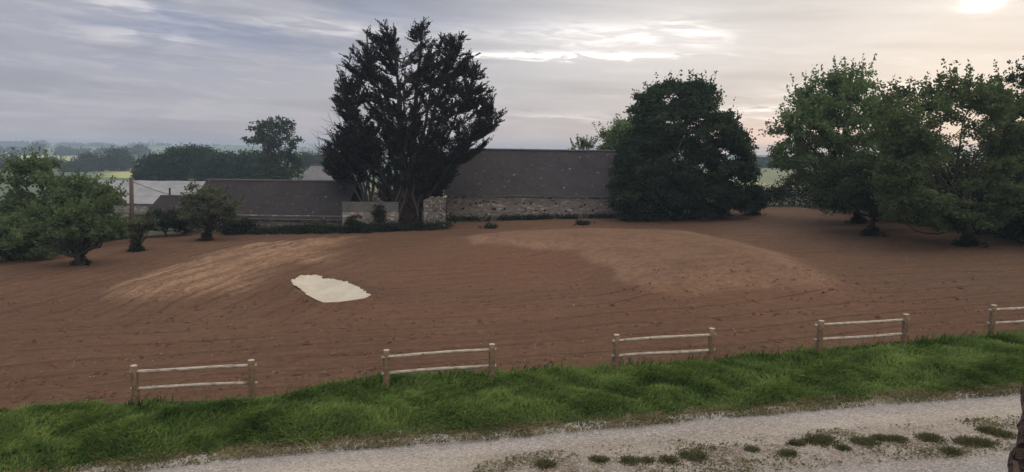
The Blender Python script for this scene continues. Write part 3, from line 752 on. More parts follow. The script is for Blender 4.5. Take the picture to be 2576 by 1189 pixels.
# utility pole with wire
pb_ = P(332, 592, 57.5); pt = P(330, 447, 57.5); pb_[2] = float(H(pb_[0], pb_[1])) - .2
po = empty('utility_pole', pb_, 'brown wooden utility pole in front of the pale corrugated roof', 'pole')
mb = MB(); mb.tube([pb_, (pb_ + pt) / 2, pt], [.18, .165, .145], 10); wpart(mb, 'pole', M['pole'], po, True)
mb = MB(); q = pt + (0, -.05, -.35); mb.tube([q + (-.15, 0, 0), q + (-.28, 0, .02), q + (-.30, 0, .16)], [.02, .02, .045], 6); wpart(mb, 'insulator', M['wire'], po)
mb = MB(); e_ = P(545, 500, 70); n = 14; tt = np.linspace(0, 1, n)[:, None]; L_ = (pt + (0, 0, -.3)) * (1 - tt) + e_ * tt; L_[:, 2] -= .5 * np.sin(np.pi * tt[:, 0])
mb.tube(L_, .022, 5); wpart(mb, 'wire', M['wire'], po)
# pylon far away
q = P(384, 378, 1900); q[2] -= 4; pt = P(384, 349, 1900); hgt = pt[2] - q[2]
py_ = empty('lattice_pylon', q, 'faint distant electricity pylon on the hazy horizon', 'pylon')
mb = MB(); w0 = hgt * .11
for sx in (-1, 1):
    for sy in (-1, 1): mb.tube([q + (sx * w0, sy * w0, 0), q + (sx * w0 * .25, sy * w0 * .25, hgt * .6), q + (0, 0, hgt)], [.35, .3, .2], 4)
for k in range(6):
    z_ = hgt * k / 8; z2 = hgt * (k + 1) / 8; wa = w0 * (1 - .75 * k / 8 / .6 * .8); 
    mb.tube([q + (-wa, -wa, z_), q + (wa, -wa, z2)], .2, 4); mb.tube([q + (wa, -wa, z_), q + (-wa, -wa, z2)], .2, 4)
wpart(mb, 'tower', M['pylon'], py_)
for k, ww in ((.62, .30), (.78, .36), (.92, .22)):
    mb = MB(); mb.tube([q + (-hgt * ww, 0, hgt * k), q + (0, 0, hgt * (k + .03)), q + (hgt * ww, 0, hgt * k)], [.25, .45, .25], 4); wpart(mb, 'cross_arm', M['pylon'], py_)

# stone buttress of the house beside the camera
bx = empty('stone_buttress', (1.9, 3.0, 0), 'rough brown stone edge of the house wall in the bottom right corner', 'wall')
mb = MB(); nz, na = 130, 26; Vv = []; r = np.random.default_rng(4)
p1 = P(2588, 995, 3.0); p2 = P(2548, 1189, 3.0); sl = (p2[0] - p1[0]) / (p2[2] - p1[2])
cx = np.array([0, 0, .9, .9]); cyy = np.array([0, .8, .8, 0])
for j in range(nz + 1):
    zz = -.2 + 7.4 * j / nz; xl = p1[0] + sl * (zz - p1[2])
    for i in range(na):
        s = i / na * 4; k = int(s); f = s - k; k2 = (k + 1) % 4
        px_ = cx[k] * (1 - f) + cx[k2] * f; py2 = cyy[k] * (1 - f) + cyy[k2] * f
        st = .007 * math.sin(zz * 31 + i) + .009 * r.normal() + .006 * math.sin(zz * 13 + i * 2.1)
        yy = 3.0 + py2 + .02 * r.normal(); Vv.append([(xl + px_ + st) * (3.0 + py2 * 1.05) / 3.0, yy, zz])
i_ = np.arange((nz + 1) * na).reshape(nz + 1, na); j_ = np.roll(i_, -1, 1)
Fq = np.stack([i_[:-1], i_[1:], j_[1:], j_[:-1]], -1).reshape(-1, 4)
mb.add(Vv, Fq); wpart(mb, 'stonework', M['red_rubble'], bx)
print('buildings done')

# ------------------------------------------------------------------ trees
def inpoly_samples(poly, n, r, y0, thick, ybias=0.0, edge=.35, margin=13):
    """points inside a traced outline placed at distance y0, with a depth that is thickest in the middle"""
    poly = np.array(poly, float); lo, hi = poly.min(0), poly.max(0); out = []
    mx = None
    while len(out) < n:
        q = r.uniform(lo, hi, (n * 3, 2)); s = polysd(q[:, 0], q[:, 1], poly); k_ = s > margin * r.uniform(.3, 1.1, len(s)); q = q[k_]; s = s[k_]
        if mx is None: mx = max(s.max(), 1)
        th = np.sqrt(np.clip(1 - (1 - s / mx) ** 2, 0, 1)) * thick
        dy = th * np.sign(r.uniform(-1, 1, len(s))) * r.uniform(0, 1, len(s)) ** edge
        for (u, v), d in zip(q, dy): out.append(P(u, v, y0 + d + ybias))
    return np.array(out[:n])
def noise3(Pp, s, r):
    v = np.zeros(len(Pp))
    for k in range(5):
        d = r.normal(size=3); d /= np.linalg.norm(d); v += np.sin(Pp @ d * s * (1 + .5 * k) + r.uniform(0, 6))
    return v / 5
def clusters(C, r, nl, rad, L, W, up=.2, flat=.7, bt=None):
    """leaf clusters around centres C; returns leaf arrays"""
    n = len(C); tint = np.clip(r.normal(.5, .28, n), 0, 1) if bt is None else np.clip(bt + r.normal(0, .10, n), 0, 1)
    off = r.normal(size=(n, nl, 3)) * rad * .55; off[..., 2] *= flat
    Cc = (C[:, None] + off).reshape(-1, 3)
    ax = r.normal(size=(n * nl, 3)); ax[:, 2] = ax[:, 2] * .6 + up
    ti = np.clip(np.repeat(tint, nl) + r.normal(0, .15, n * nl), 0, 1)
    return leaves(Cc, ax, L * r.uniform(.7, 1.3, n * nl), W * r.uniform(.7, 1.3, n * nl), r, ti)
def limb(mb, a, b, r0, r1, r, bow=.12, n=6, k=5):
    t_ = np.linspace(0, 1, n)[:, None]; L = np.linalg.norm(b - a)
    p = a * (1 - t_) + b * t_; p = p + np.sin(np.pi * t_) * r.normal(size=3) * L * bow * .5
    p[1:-1] += r.normal(size=(n - 2, 3)) * L * .02
    mb.tube(p, r0 * (1 - t_[:, 0]) + r1 * t_[:, 0], k); return p
def broad_tree(name, label, cat, base, C, mat, seed, nl=16, rad=.5, L=.24, W=.15, trunk_r=.25, fork=.35, nlimb=26, bough=2.3, group=None, bark='bark', up=.25, gap=-.45, flat=.7, shoots=0, buttress=0):
    r = np.random.default_rng(seed)
    base = np.array(base, float)
    keep = noise3(C, .9 / max(rad, .3) * .55, r) > gap; C = C[keep]
    if bough > 0:
        per = 12; nbg = max(4, len(C) // per); bc = C[r.choice(len(C), nbg, replace=False)]; Rb = rad * bough
        dd_ = unit(r.normal(size=(nbg, per, 3))); dd_[..., 2] = np.abs(dd_[..., 2]) * r.choice([1, 1, 1, -.5], (nbg, per))
        C = (bc[:, None] + dd_ * (r.uniform(.35, 1, (nbg, per, 1)) ** .5) * np.array([1, 1, .45]) * Rb * r.uniform(.6, 1.25, (nbg, 1, 1))).reshape(-1, 3)
        bt = np.repeat(np.clip(r.normal(.5, .32, nbg), 0, 1), per)
    else: bt = None
    root = empty(name, base, label, cat, group)
    cen = C.mean(0); topz = C[:, 2].max()
    mb = MB(); fk = base + (cen - base) * np.array([.35, .35, fork]); 
    pts = np.array([base + (0, 0, -.3), base + (0, 0, .15), base * .6 + fk * .4 + r.normal(size=3) * .06, fk])
    mb.tube(pts, [trunk_r * 1.5, trunk_r * 1.15, trunk_r, trunk_r * .85], 9)
    idx = r.choice(len(C), min(nlimb, len(C)), replace=False)
    for i in idx:
        p = limb(mb, fk + r.normal(size=3) * trunk_r * .3 - (0, 0, r.uniform(0, .3) * (fk[2] - base[2])), C[i], trunk_r * .42, trunk_r * .06, r, .2, 7)
        for _ in range(2):
            j = r.integers(2, 6); d = C[r.integers(len(C))]
            if np.linalg.norm(d - p[j]) < np.linalg.norm(p[-1] - p[0]) * .7: limb(mb, p[j], d, trunk_r * .16, .012, r, .2, 5, 4)
    wpart(mb, 'trunk', M[bark], root, True)
    V, F, ti = clusters(C, r, nl, rad * (.75 if bough > 0 else 1), L, W, up, flat, bt)
    parts = [(V, F, ti)]
    if shoots:   # upright leafy shoots standing out of the crown top
        hi = C[C[:, 2] > np.quantile(C[:, 2], .55)]; hi = hi[r.choice(len(hi), min(shoots, len(hi)), replace=False)]
        out_ = unit(hi - cen) ; d = unit(out_ * .8 + np.array([0, 0, .9]))
        m_ = 16; s = r.uniform(0, 1, (len(hi), m_)) ; LL = r.uniform(.5, 1.3, len(hi)) * rad * 2.6
        Cs = hi[:, None] + d[:, None] * (s * LL[:, None])[..., None] + r.normal(size=(len(hi), m_, 3)) * rad * .16
        ax = d[:, None] * .6 + r.normal(size=Cs.shape) * .6
        parts.append(leaves(Cs.reshape(-1, 3), ax.reshape(-1, 3), L * .95, W, r, np.clip(r.normal(.6, .25, Cs.shape[0] * m_), 0, 1)))
    o = 0; Vs, Fs, Ts = [], [], []
    for V, F, ti in parts: Vs.append(V); Fs.append(F + o); Ts.append(ti); o += len(V)
    V = np.vstack(Vs) - base
    mk('crown', V, np.vstack(Fs), mat, root, attrs={'tint': np.concatenate(Ts)})
    return root
def blobs(bl, y0, n, r, df=.9, shell=.45):
    """points in a union of ellipsoids given in picture position at distance y0 (radius in the same unit)"""
    w_ = np.array([b[2] * b[3] for b in bl], float); w_ /= w_.sum(); out = []
    for b, q in zip(bl, w_):
        k = int(n * q) + 1; d = unit(r.normal(size=(k, 3))); rr = r.uniform(0, 1, k)[:, None] ** shell
        dy = b[4] if len(b) > 4 else 0
        c_ = P(b[0], b[1], y0 + dy); sc = y0 / FOC
        out.append(c_ + d * rr * np.array([b[2] * sc, b[2] * sc * df, b[3] * sc]))
    return np.vstack(out)
def ground_at(u, y):
    x_ = P(u, 500, y)[0]; return np.array([x_, y, float(H(x_, y))])

# --- great cypress
CY_A = [(945, 500), (935, 455), (895, 428), (858, 380), (850, 320), (838, 268), (834, 232), (846, 190), (868, 150), (888, 118), (905, 82), (940, 62), (985, 50), (1000, 70), (1003, 125), (1012, 165), (1024, 120),
        (1026, 50), (1045, 48), (1070, 38), (1082, 60), (1105, 72), (1130, 78), (1168, 88), (1165, 108), (1190, 128), (1200, 160), (1222, 176), (1215, 205), (1250, 238), (1240, 262),
        (1266, 290), (1262, 320), (1225, 345), (1238, 374), (1195, 388), (1155, 425), (1125, 470), (1100, 495), (1060, 500), (1000, 492)]
def cypress(name, label, base, poly, y0, thick, stems, nb, seed, core, plume=.95, spray_n=11, tipup=.75):
    r = np.random.default_rng(seed); root = empty(name, base, label, 'tree')
    base = np.array(base, float); mb = MB()
    stem_lines = []
    for (u, v, dy, r0) in stems:
        tip = P(u, v, y0 + dy); st = base + np.array([(tip[0] - base[0]) * .06, dy * .15, -.2])
        n = 10; t_ = np.linspace(0, 1, n)[:, None]
        mid = st * (1 - t_) + tip * t_; mid[:, 0] = st[0] + (tip[0] - st[0]) * (t_[:, 0] ** 1.5 * .55 + t_[:, 0] * .45); mid[1:-1] += r.normal(size=(n - 2, 3)) * .08
        mb.tube(mid, r0 * .62 * (1 - t_[:, 0]) ** .9 + .03, 8); stem_lines.append(mid)
    SL = np.vstack(stem_lines)
    T = inpoly_samples(poly, int(nb * 1.25), r, y0, thick, 0, .6, 6); T[:, 2] -= .17 * np.sin(2 * np.pi * T[:, 2] / 1.3 + 2 * np.arctan2(T[:, 1] - y0, T[:, 0] - base[0])); kn = noise3(T, 1.8, r); T = T[np.argsort(-kn)[:nb]]
    # more tips close to the outline so the edge is feathered with plumes
    C, A_, L_, W_, TI = [], [], [], [], []
    for tip in T:
        dl = np.hypot(SL[:, 0] - tip[0], SL[:, 1] - tip[1]); tz = tip[2] - .50 * dl - .3
        j = np.argmin(np.abs(SL[:, 2] - tz) + .6 * dl); a = SL[j]
        if np.linalg.norm(tip - a) > 9: a = a + (tip - a) * .25
        n = 6; t_ = np.linspace(0, 1, n)[:, None]; p = a * (1 - t_) + tip * t_; p[:, 2] -= np.sin(np.pi * t_[:, 0]) * .10 * np.linalg.norm(tip - a)
        Lb = np.linalg.norm(tip - a); mb.tube(p, (.014 + .009 * Lb) * (1 - t_[:, 0]) + .014, 4, cap=False)
        d0 = p[-1] - p[-2]; d0[2] *= .45; d0 = unit(d0[None])[0]; d0[2] += .12
        q = max(5, int(min(Lb, 3.2) * 4.4))
        for s in r.uniform(max(.30, 1 - 3.0 / max(Lb, .1)), 1.0, q):
            i = min(int(s * (n - 1)), n - 2); f = s * (n - 1) - i; c_ = p[i] * (1 - f) + p[i + 1] * f
            d = unit((d0 * .75 + r.normal(size=3) * np.array([.34, .34, .12]) + np.array([0, 0, .08 + .1 * tipup]))[None])[0]
            pl = plume * r.uniform(.6, 1.2); m_ = spray_n; ss = (np.arange(m_) + r.uniform(0, 1)) / m_
            side = unit(np.cross(d, unit(np.array([r.normal() * .5, r.normal() * .5, 1.])[None])[0])[None])[0]
            sg = np.where(np.arange(m_) % 2 == 0, 1, -1)
            wdt = (1 - ss) * .30 * pl + .03
            C.append(c_ + d * (ss * pl)[:, None] + side * (sg * wdt * .55)[:, None] + r.normal(size=(m_, 3)) * .03)
            A_.append(d + side * (sg * .55)[:, None] + r.normal(size=(m_, 3)) * .18)
            L_.append((.38 * (1 - .4 * ss)) * r.uniform(.8, 1.2, m_)); W_.append(np.full(m_, .105)); TI.append(np.full(m_, r.uniform(.1, .9)))
    wpart(mb, 'trunk', M[core], root, True)
    V, F, ti = leaves(np.vstack(C), np.vstack(A_), np.concatenate(L_), np.concatenate(W_), r, np.concatenate(TI))
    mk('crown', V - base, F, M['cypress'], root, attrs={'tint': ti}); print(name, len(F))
    return root
cb = Gp(1022, 571); cb[2] = float(H(cb[0], cb[1]))
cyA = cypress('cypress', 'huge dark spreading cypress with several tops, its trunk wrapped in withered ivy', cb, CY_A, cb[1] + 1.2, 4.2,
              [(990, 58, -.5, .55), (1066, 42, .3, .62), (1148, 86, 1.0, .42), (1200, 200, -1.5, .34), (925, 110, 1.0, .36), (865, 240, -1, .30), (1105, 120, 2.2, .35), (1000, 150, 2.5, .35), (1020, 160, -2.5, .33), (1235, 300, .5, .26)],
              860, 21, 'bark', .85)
r = np.random.default_rng(77); n = 900    # withered ivy round the trunk
hh = r.uniform(0, 1, n) ** 1.3 * 4.2; th = r.uniform(0, 2 * math.pi, n); rad = (1.35 - .20 * hh) * r.uniform(.7, 1.05, n)
Ci = np.stack([cb[0] + np.cos(th) * rad, cb[1] + np.sin(th) * rad * .8, cb[2] + hh], 1)
Vv, Ff, ti = clusters(Ci, r, 16, .28, .20, .12, -.5, 1.2)
mk('ivy', Vv - cb, Ff, M['ivy_dead'], cyA, attrs={'tint': ti})
mb = MB()
for (u0, v0, u1, v1, rr_) in ((1018, 405, 985, 540, .07), (1030, 430, 1005, 545, .05), (1012, 470, 1000, 560, .05), (1040, 450, 1052, 560, .06)):
    limb(mb, P(u0, v0, cb[1] - .9), P(u1, v1, cb[1] - 1.2), rr_ * .6, rr_, r, .1, 8)
wpart(mb, 'bare_stem', M['pale_bark'], cyA, True)
CY_B = [(915, 436), (875, 446), (830, 440), (808, 430), (815, 395), (802, 370), (822, 330), (862, 312), (895, 300), (930, 330), (960, 380), (975, 405), (950, 425)]
b2 = np.array([*P(930, 540, 69.5)[:2], 0]); b2[2] = float(H(b2[0], b2[1])) - .2
cyB = cypress('cypress', 'smaller many-stemmed cypress rising behind the block wall, with dead twigs on its left', b2, CY_B, 69.5, 3.2,
              [(870, 330, 0, .26), (905, 300, .5, .24), (950, 340, -.4, .26), (930, 320, 1, .22), (850, 380, .3, .18)], 190, 23, 'pale_bark', .8)
mb = MB(); r = np.random.default_rng(5)
for (u0, v0, u1, v1) in ((850, 400, 792, 360), (845, 410, 797, 335), (850, 395, 825, 285), (855, 380, 808, 318), (845, 420, 800, 395), (850, 430, 795, 410), (860, 360, 850, 290), (850, 405, 803, 372)):
    p = limb(mb, P(u0, v0, 69), P(u1, v1, 68.6), .05, .014, r, .18, 7, 4)
    for k in range(5): j = r.integers(2, 6); limb(mb, p[j], p[j] + np.array([r.normal() * .5 - .5, r.normal() * .3, r.uniform(.2, 1.0)]), .022, .010, r, .2, 4, 3)
wpart(mb, 'dead_twigs', M['pale_bark'], cyB)
# dark foliage mass low between trunk and barn
CY_C = [(1010, 510), (1000, 440), (1050, 380), (1110, 370), (1155, 385), (1145, 430), (1118, 480), (1100, 505), (1060, 515)]
b3 = np.array([*P(1092, 540, 69.0)[:2], 0]); b3[2] = float(H(b3[0], b3[1])) - .2
cypress('cypress', 'low black cypress filling the gap between ivy-clad trunk and barn gable', b3, CY_C, 69.0, 1.9, [(1090, 385, 0, .3), (1110, 420, .4, .2), (1060, 420, -.3, .2)], 180, 25, 'bark', .9)

# --- big dark round tree by the barn
TC = [(1552, 562), (1540, 510), (1538, 450), (1552, 395), (1585, 330), (1585, 282), (1605, 245), (1645, 222), (1685, 206), (1745, 200), (1775, 212), (1797, 222), (1800, 262), (1842, 290),
      (1868, 335), (1888, 375), (1900, 425), (1905, 480), (1895, 540), (1800, 558), (1700, 568), (1620, 568)]
r = np.random.default_rng(31); bC = ground_at(1712, 68.5)
broad_tree('broadleaf_tree', 'dark dense round-topped tree reaching the ground at the right end of the barn', 'tree', bC, inpoly_samples(TC, 5600, r, 68.5, 5.2, 0, .45, 9), M['dark_leaf'], 32,
           20, .55, .25, .17, .34, .25, 40, shoots=260, gap=-.8, bough=1.35)
r = np.random.default_rng(33)
broad_tree('broadleaf_tree', 'mid-green leafy tree behind the barn roof, left of the dark round tree', 'tree', ground_at(1545, 86), inpoly_samples([(1480, 400), (1505, 378), (1520, 340), (1525, 310), (1560, 300), (1600, 290), (1640, 320), (1640, 420)], 700, r, 86, 3.5), M['lime_leaf'], 34, 18, .6, .28, .18, .25, .4, 20, shoots=60)
r = np.random.default_rng(35)
broad_tree('sapling_tree', 'spiky pale shoots of a young tree showing over the barn ridge', 'tree', ground_at(1470, 84), inpoly_samples([(1430, 400), (1440, 372), (1455, 355), (1478, 345), (1500, 365), (1510, 400)], 90, r, 84, 1.6), M['lime_leaf'], 36, 9, .35, .24, .12, .12, .5, 20, shoots=70, gap=-.9)
# --- clipped conical bush
r = np.random.default_rng(37); bb = Gp(1896, 541); bb[2] = float(H(bb[0], bb[1]))
broad_tree('conical_bush', 'small dark cone-shaped bush on the soil beside the big round tree', 'bush', bb, inpoly_samples([(1862, 530), (1862, 500), (1878, 475), (1895, 458), (1912, 475), (1930, 500), (1930, 528), (1900, 536)], 420, r, bb[1], 1.2), M['under_leaf'], 38, 16, .3, .16, .09, .12, .3, 12, gap=-.8)
# --- right trees
def tree_poly(label, bu, bv, poly, n, mat, seed, thick, name='fruit_tree', dy=0, **k):
    r = np.random.default_rng(seed); b = Gp(bu, bv, H); b[2] = float(H(b[0], b[1]))
    rt = broad_tree(name, label, 'tree', b, inpoly_samples(poly, n, r, b[1] + dy, thick), mat, seed + 1, **k)
    return b
bH1 = tree_poly('tall green tree with upright shoots, leaning trunk rearmost of the pair near the hedge', 2158, 562,
          [(1900, 395), (1925, 355), (1965, 318), (1985, 275), (2015, 250), (2028, 215), (2050, 195), (2085, 190), (2115, 198), (2150, 182), (2180, 178), (2195, 215), (2215, 230), (2245, 290), (2265, 380), (2265, 530), (2200, 556),
           (2120, 538), (2050, 478), (1985, 440), (1925, 420), (1945, 400)], 3200, M['lime_leaf'], 41, 4.6, nl=18, rad=.5, L=.26, W=.15, trunk_r=.26, fork=.3, nlimb=40, shoots=330, gap=-.2)
bH2 = tree_poly('slimmer tree with a flared bushy foot, just in front of the tall green tree', 2193, 592,
          [(2080, 540), (2060, 480), (2090, 430), (2150, 400), (2230, 395), (2310, 420), (2340, 480), (2330, 545), (2260, 555), (2215, 545), (2150, 525)], 1300, M['shade_leaf'], 43, 3.4, nl=16, rad=.42, L=.22, W=.13, trunk_r=.17, fork=.45, nlimb=24, gap=-.35)
tree_poly('broad dark tree with a sky-dappled top in front of the right-hand trees', 2437, 617,
          [(2215, 560), (2205, 480), (2215, 400), (2220, 310), (2245, 240), (2280, 205), (2330, 200), (2375, 185), (2420, 200), (2470, 215), (2520, 205), (2560, 240), (2590, 330), (2600, 450), (2600, 590), (2500, 590),
           (2440, 575), (2350, 585), (2270, 585)], 3700, M['right_leaf'], 45, 4.4, nl=18, rad=.42, L=.23, W=.13, trunk_r=.21, fork=.32, nlimb=44, shoots=330, gap=-.12)
r = np.random.default_rng(47); q = ground_at(2660, 52)
broad_tree('fruit_tree', 'dark leafy tree cut by the right edge of the photo, tallest at its top', 'tree', q, inpoly_samples([(2470, 600), (2500, 480), (2480, 380), (2500, 290), (2480, 230), (2530, 190), (2560, 165), (2620, 160), (2720, 190), (2800, 300), (2820, 480), (2790, 660), (2600, 655), (2500, 625)], 3600, r, 53, 4.2), M['shade_leaf'], 48, 18, .42, .23, .13, .22, .3, 36, shoots=220, gap=-.3)
r = np.random.default_rng(49)
for k, (u, v, y_, poly, lab, mt) in enumerate([
    (2330, 560, 72, [(2220, 560), (2230, 470), (2260, 380), (2330, 340), (2420, 350), (2450, 440), (2440, 560)], 'dim green tree filling the gap behind the two right-hand trunks', 'right_leaf'),
    (2520, 560, 66, [(2430, 590), (2430, 480), (2460, 380), (2540, 330), (2640, 360), (2660, 470), (2640, 590)], 'dim tree behind the broad dark tree near the right edge', 'shade_leaf')]):
    broad_tree('broadleaf_tree', lab, 'tree', ground_at(u, y_), inpoly_samples(poly, 1100, r, y_, 3), M[mt], 50 + k, 16, .55, .26, .16, .2, .3, 16)
# shrubby feet
# --- hedge at the back right
def hedge(name, label, pts, hgt, wid, n, mat, seed, L=.2, nl=14, cat='hedge', stuff=False, group=None):
    r = np.random.default_rng(seed); W_ = np.array([(Gp(u, y) if y > 300 else ground_at(u, y)) for (u, y) in pts]); seg = np.linalg.norm(np.diff(W_[:, :2], axis=0), axis=1); cum = np.concatenate([[0], np.cumsum(seg)])
    s = r.uniform(0, cum[-1], n); c_ = np.stack([np.interp(s, cum, W_[:, k]) for k in range(3)], 1)
    c_[:, :2] += r.normal(size=(n, 2)) * wid * .5; hm = hgt * (1 + .32 * np.sin(s * .9 + seed) + .18 * np.sin(s * 2.3)) 
    c_[:, 2] = H(c_[:, 0], c_[:, 1]) + hm * r.uniform(0, 1, n) ** .7
    V, F, ti = clusters(c_, r, nl, .4, L, L * .6, .3, .8)
    b = W_[0]; 
    if stuff: o = mk(name, V, F, M[mat], attrs={'tint': ti}); return tag(o, label, cat, kind='stuff')
    root = empty(name, b, label, cat, group); mk('foliage', V - b, F, M[mat], root, attrs={'tint': ti})
    for _ in range(8):
        mb = MB(); k = r.integers(n); q = c_[k].copy(); q[2] = float(H(q[0], q[1])) - .2; limb(mb, q, c_[k] + (0, 0, .2), .05, .015, r, .2, 5, 4); wpart(mb, 'stem', M['bark'], root)
    return root
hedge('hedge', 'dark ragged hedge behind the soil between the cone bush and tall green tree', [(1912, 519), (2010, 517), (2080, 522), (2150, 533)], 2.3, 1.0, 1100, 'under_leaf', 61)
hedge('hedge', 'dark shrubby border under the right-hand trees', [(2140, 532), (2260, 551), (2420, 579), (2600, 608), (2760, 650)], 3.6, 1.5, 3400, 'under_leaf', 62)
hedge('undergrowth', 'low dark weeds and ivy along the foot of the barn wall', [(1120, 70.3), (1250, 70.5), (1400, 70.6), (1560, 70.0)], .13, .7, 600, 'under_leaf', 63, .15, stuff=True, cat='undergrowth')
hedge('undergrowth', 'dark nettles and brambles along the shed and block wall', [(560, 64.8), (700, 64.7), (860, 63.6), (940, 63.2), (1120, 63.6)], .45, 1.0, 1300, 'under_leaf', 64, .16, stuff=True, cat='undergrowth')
r = np.random.default_rng(66)
for (u, v, w_, h_, y_, lab) in ((957, 540, 9, 24, 63.6, 'narrow dark bush standing against the block wall'), (895, 562, 26, 16, 63.4, 'rounded bramble clump at the left foot of the block wall')):
    broad_tree('wall_bush', lab, 'bush', ground_at(u, y_), blobs([(u, v, w_, h_)], y_, 130, r), M['under_leaf'], 67 + w_, 14, .22, .15, .09, .05, .3, 8, gap=-2)

# --- left group
r = np.random.default_rng(71)
b = Gp(206, 668, H)
broad_tree('orchard_tree', 'leafy orchard tree on the left with a thick ivy-covered trunk in the soil', 'tree', b, blobs([(210, 565, 80, 45), (140, 590, 60, 40), (190, 515, 75, 42), (255, 560, 42, 36), (240, 500, 45, 32), (95, 560, 50, 40), (150, 632, 18, 20), (110, 590, 60, 40)], b[1], 1000, r), M['orchard_leaf'], 72, 17, .34, .19, .11, .30, .3, 26, shoots=110, gap=-.25)
broad_tree('broadleaf_tree', 'taller bushy tree behind the orchard tree, its top against the misty fields', 'tree', ground_at(120, 57), blobs([(60, 455, 62, 38), (110, 430, 32, 26), (60, 425, 34, 22), (150, 480, 80, 45), (225, 482, 50, 34), (262, 510, 32, 32), (60, 520, 60, 50), (160, 540, 110, 50), (40, 560, 90, 50)], 57, 1800, r), M['orchard_leaf'], 74, 17, .42, .24, .14, .25, .3, 26, shoots=160, gap=-.42)
broad_tree('bush', 'wide rough bush spilling over the field edge at far left', 'bush', ground_at(20, 49), blobs([(20, 615, 85, 40), (90, 620, 55, 28), (-60, 600, 70, 60), (40, 580, 50, 30)], 49.5, 2000, r), M['orchard_leaf'], 76, 17, .36, .20, .12, .1, .3, 16, gap=-.5)
b = Gp(345, 631, H)
broad_tree('sapling_tree', 'small vase-shaped fruit tree with weeds round its foot, between the two left trees', 'tree', b, blobs([(350, 570, 32, 34), (362, 590, 22, 24), (340, 600, 16, 18), (375, 555, 18, 26), (385, 525, 8, 14)], b[1], 300, r), M['grey_leaf'], 78, 13, .24, .16, .09, .10, .3, 22, gap=-.35)
b = Gp(523, 605, H)
broad_tree('orchard_tree', 'small rounded pale-green tree in front of the tiled shed', 'tree', b, blobs([(525, 525, 62, 42), (490, 498, 34, 28), (565, 535, 34, 34), (500, 550, 50, 22), (545, 495, 34, 24), (470, 540, 22, 20)], b[1], 760, r), M['grey_leaf'], 80, 17, .30, .18, .11, .20, .35, 24, shoots=60, gap=-.5)
for k, (bl, y_, n, mt, lab) in enumerate([
    ([(415, 555, 45, 28), (385, 565, 30, 22)], 63.5, 360, 'under_leaf', 'dark shrub between the vase-shaped tree and the pale-green tree'),
    ([(300, 580, 45, 24), (340, 560, 30, 20)], 62.5, 320, 'orchard_leaf', 'green shrub behind the vase-shaped tree'),
    ([(455, 565, 40, 20), (600, 568, 40, 14)], 64.8, 300, 'under_leaf', 'low dark shrub beneath the pale-green tree'),
    ([(235, 600, 50, 18)], 60.5, 220, 'orchard_leaf', 'low shrub at the field edge right of the ivy-covered trunk')]):
    broad_tree('shrub', lab, 'shrub', ground_at(bl[0][0], y_), blobs(bl, y_, n, r), M[mt], 82 + 2 * k, 15, .34, .19, .12, .07, .3, 10, gap=-.7)

# --- middle distance
for k, (bl, y_, n, lab) in enumerate([
    ([(395, 428, 50, 38), (370, 440, 30, 30)], 200, 520, 'dark tree at the left end of the clump behind the grey roof'),
    ([(470, 405, 55, 40), (440, 425, 50, 40), (500, 395, 45, 28)], 205, 700, 'tallest dark round tree of the clump behind the grey roof'),
    ([(560, 420, 55, 38), (530, 432, 50, 32)], 198, 560, 'dark tree right of centre in the clump behind the grey roof'),
    ([(630, 420, 52, 38), (670, 430, 40, 30)], 192, 560, 'dark tree of the clump at the foot of the tall loose tree')]):
    r = np.random.default_rng(101 + k); broad_tree('broadleaf_tree', lab, 'tree', ground_at(bl[0][0], y_), blobs(bl, y_, int(n * 1.5), r), M['far_leaf'], 110 + k, 15, 1.2, .60, .42, .4, .3, 10, bough=0, group='trees of the dark clump', gap=-.9)
r = np.random.default_rng(121)
broad_tree('poplar_tree', 'tall loose-crowned tree with gaps of sky standing above the dark clump', 'tree', ground_at(690, 150),
           blobs([(690, 318, 34, 24), (650, 332, 28, 26), (722, 330, 20, 28), (630, 352, 22, 10), (680, 355, 45, 22), (660, 385, 28, 16), (735, 365, 18, 10), (750, 352, 12, 5), (715, 385, 28, 20), (742, 400, 16, 20), (690, 415, 52, 25), (745, 425, 18, 18), (700, 440, 60, 20)], 150, 760, r), M['poplar_leaf'], 122, 13, .62, .46, .34, .4, .35, 50, bough=0, gap=-.22)
for k, (u, v, w_, h_, y_, n, lab) in enumerate([
    (298, 402, 37, 30, 440, 330, 'round hazy tree standing on a pale meadow strip'), (226, 410, 38, 24, 430, 300, 'hazy tree left of the round meadow tree'),
    (136, 411, 26, 15, 500, 170, 'small hazy tree at the edge of the pale crop field'), (20, 408, 34, 16, 480, 200, 'hazy tree at the left edge beyond the crop field'),
    (185, 420, 34, 14, 420, 180, 'low hazy tree between the two meadow trees and the crop field'),
    (775, 405, 28, 20, 300, 200, 'misty teal tree right of the tall loose tree'), (812, 402, 26, 16, 310, 180, 'misty teal tree just left of the smaller cypress'),
    (2010, 462, 38, 7, 330, 90, 'far hedge tree in the green gap at right'), (352, 376, 14, 8, 900, 70, 'tiny misty tree on the far slope under the pylon')]):
    r = np.random.default_rng(130 + k); s = y_ / 200
    broad_tree('distant_tree', lab, 'tree', ground_at(u, y_), blobs([(u, v, w_, h_), (u - w_ * .5, v + h_ * .35, w_ * .6, h_ * .6), (u + w_ * .5, v + h_ * .3, w_ * .6, h_ * .6)], y_, n, r), M['far_leaf'], 140 + k, 14, 1.0 * s, .52 * s, .40 * s, .3 * s, .2, 8, bough=0, group='distant trees in the valley', gap=-.9)
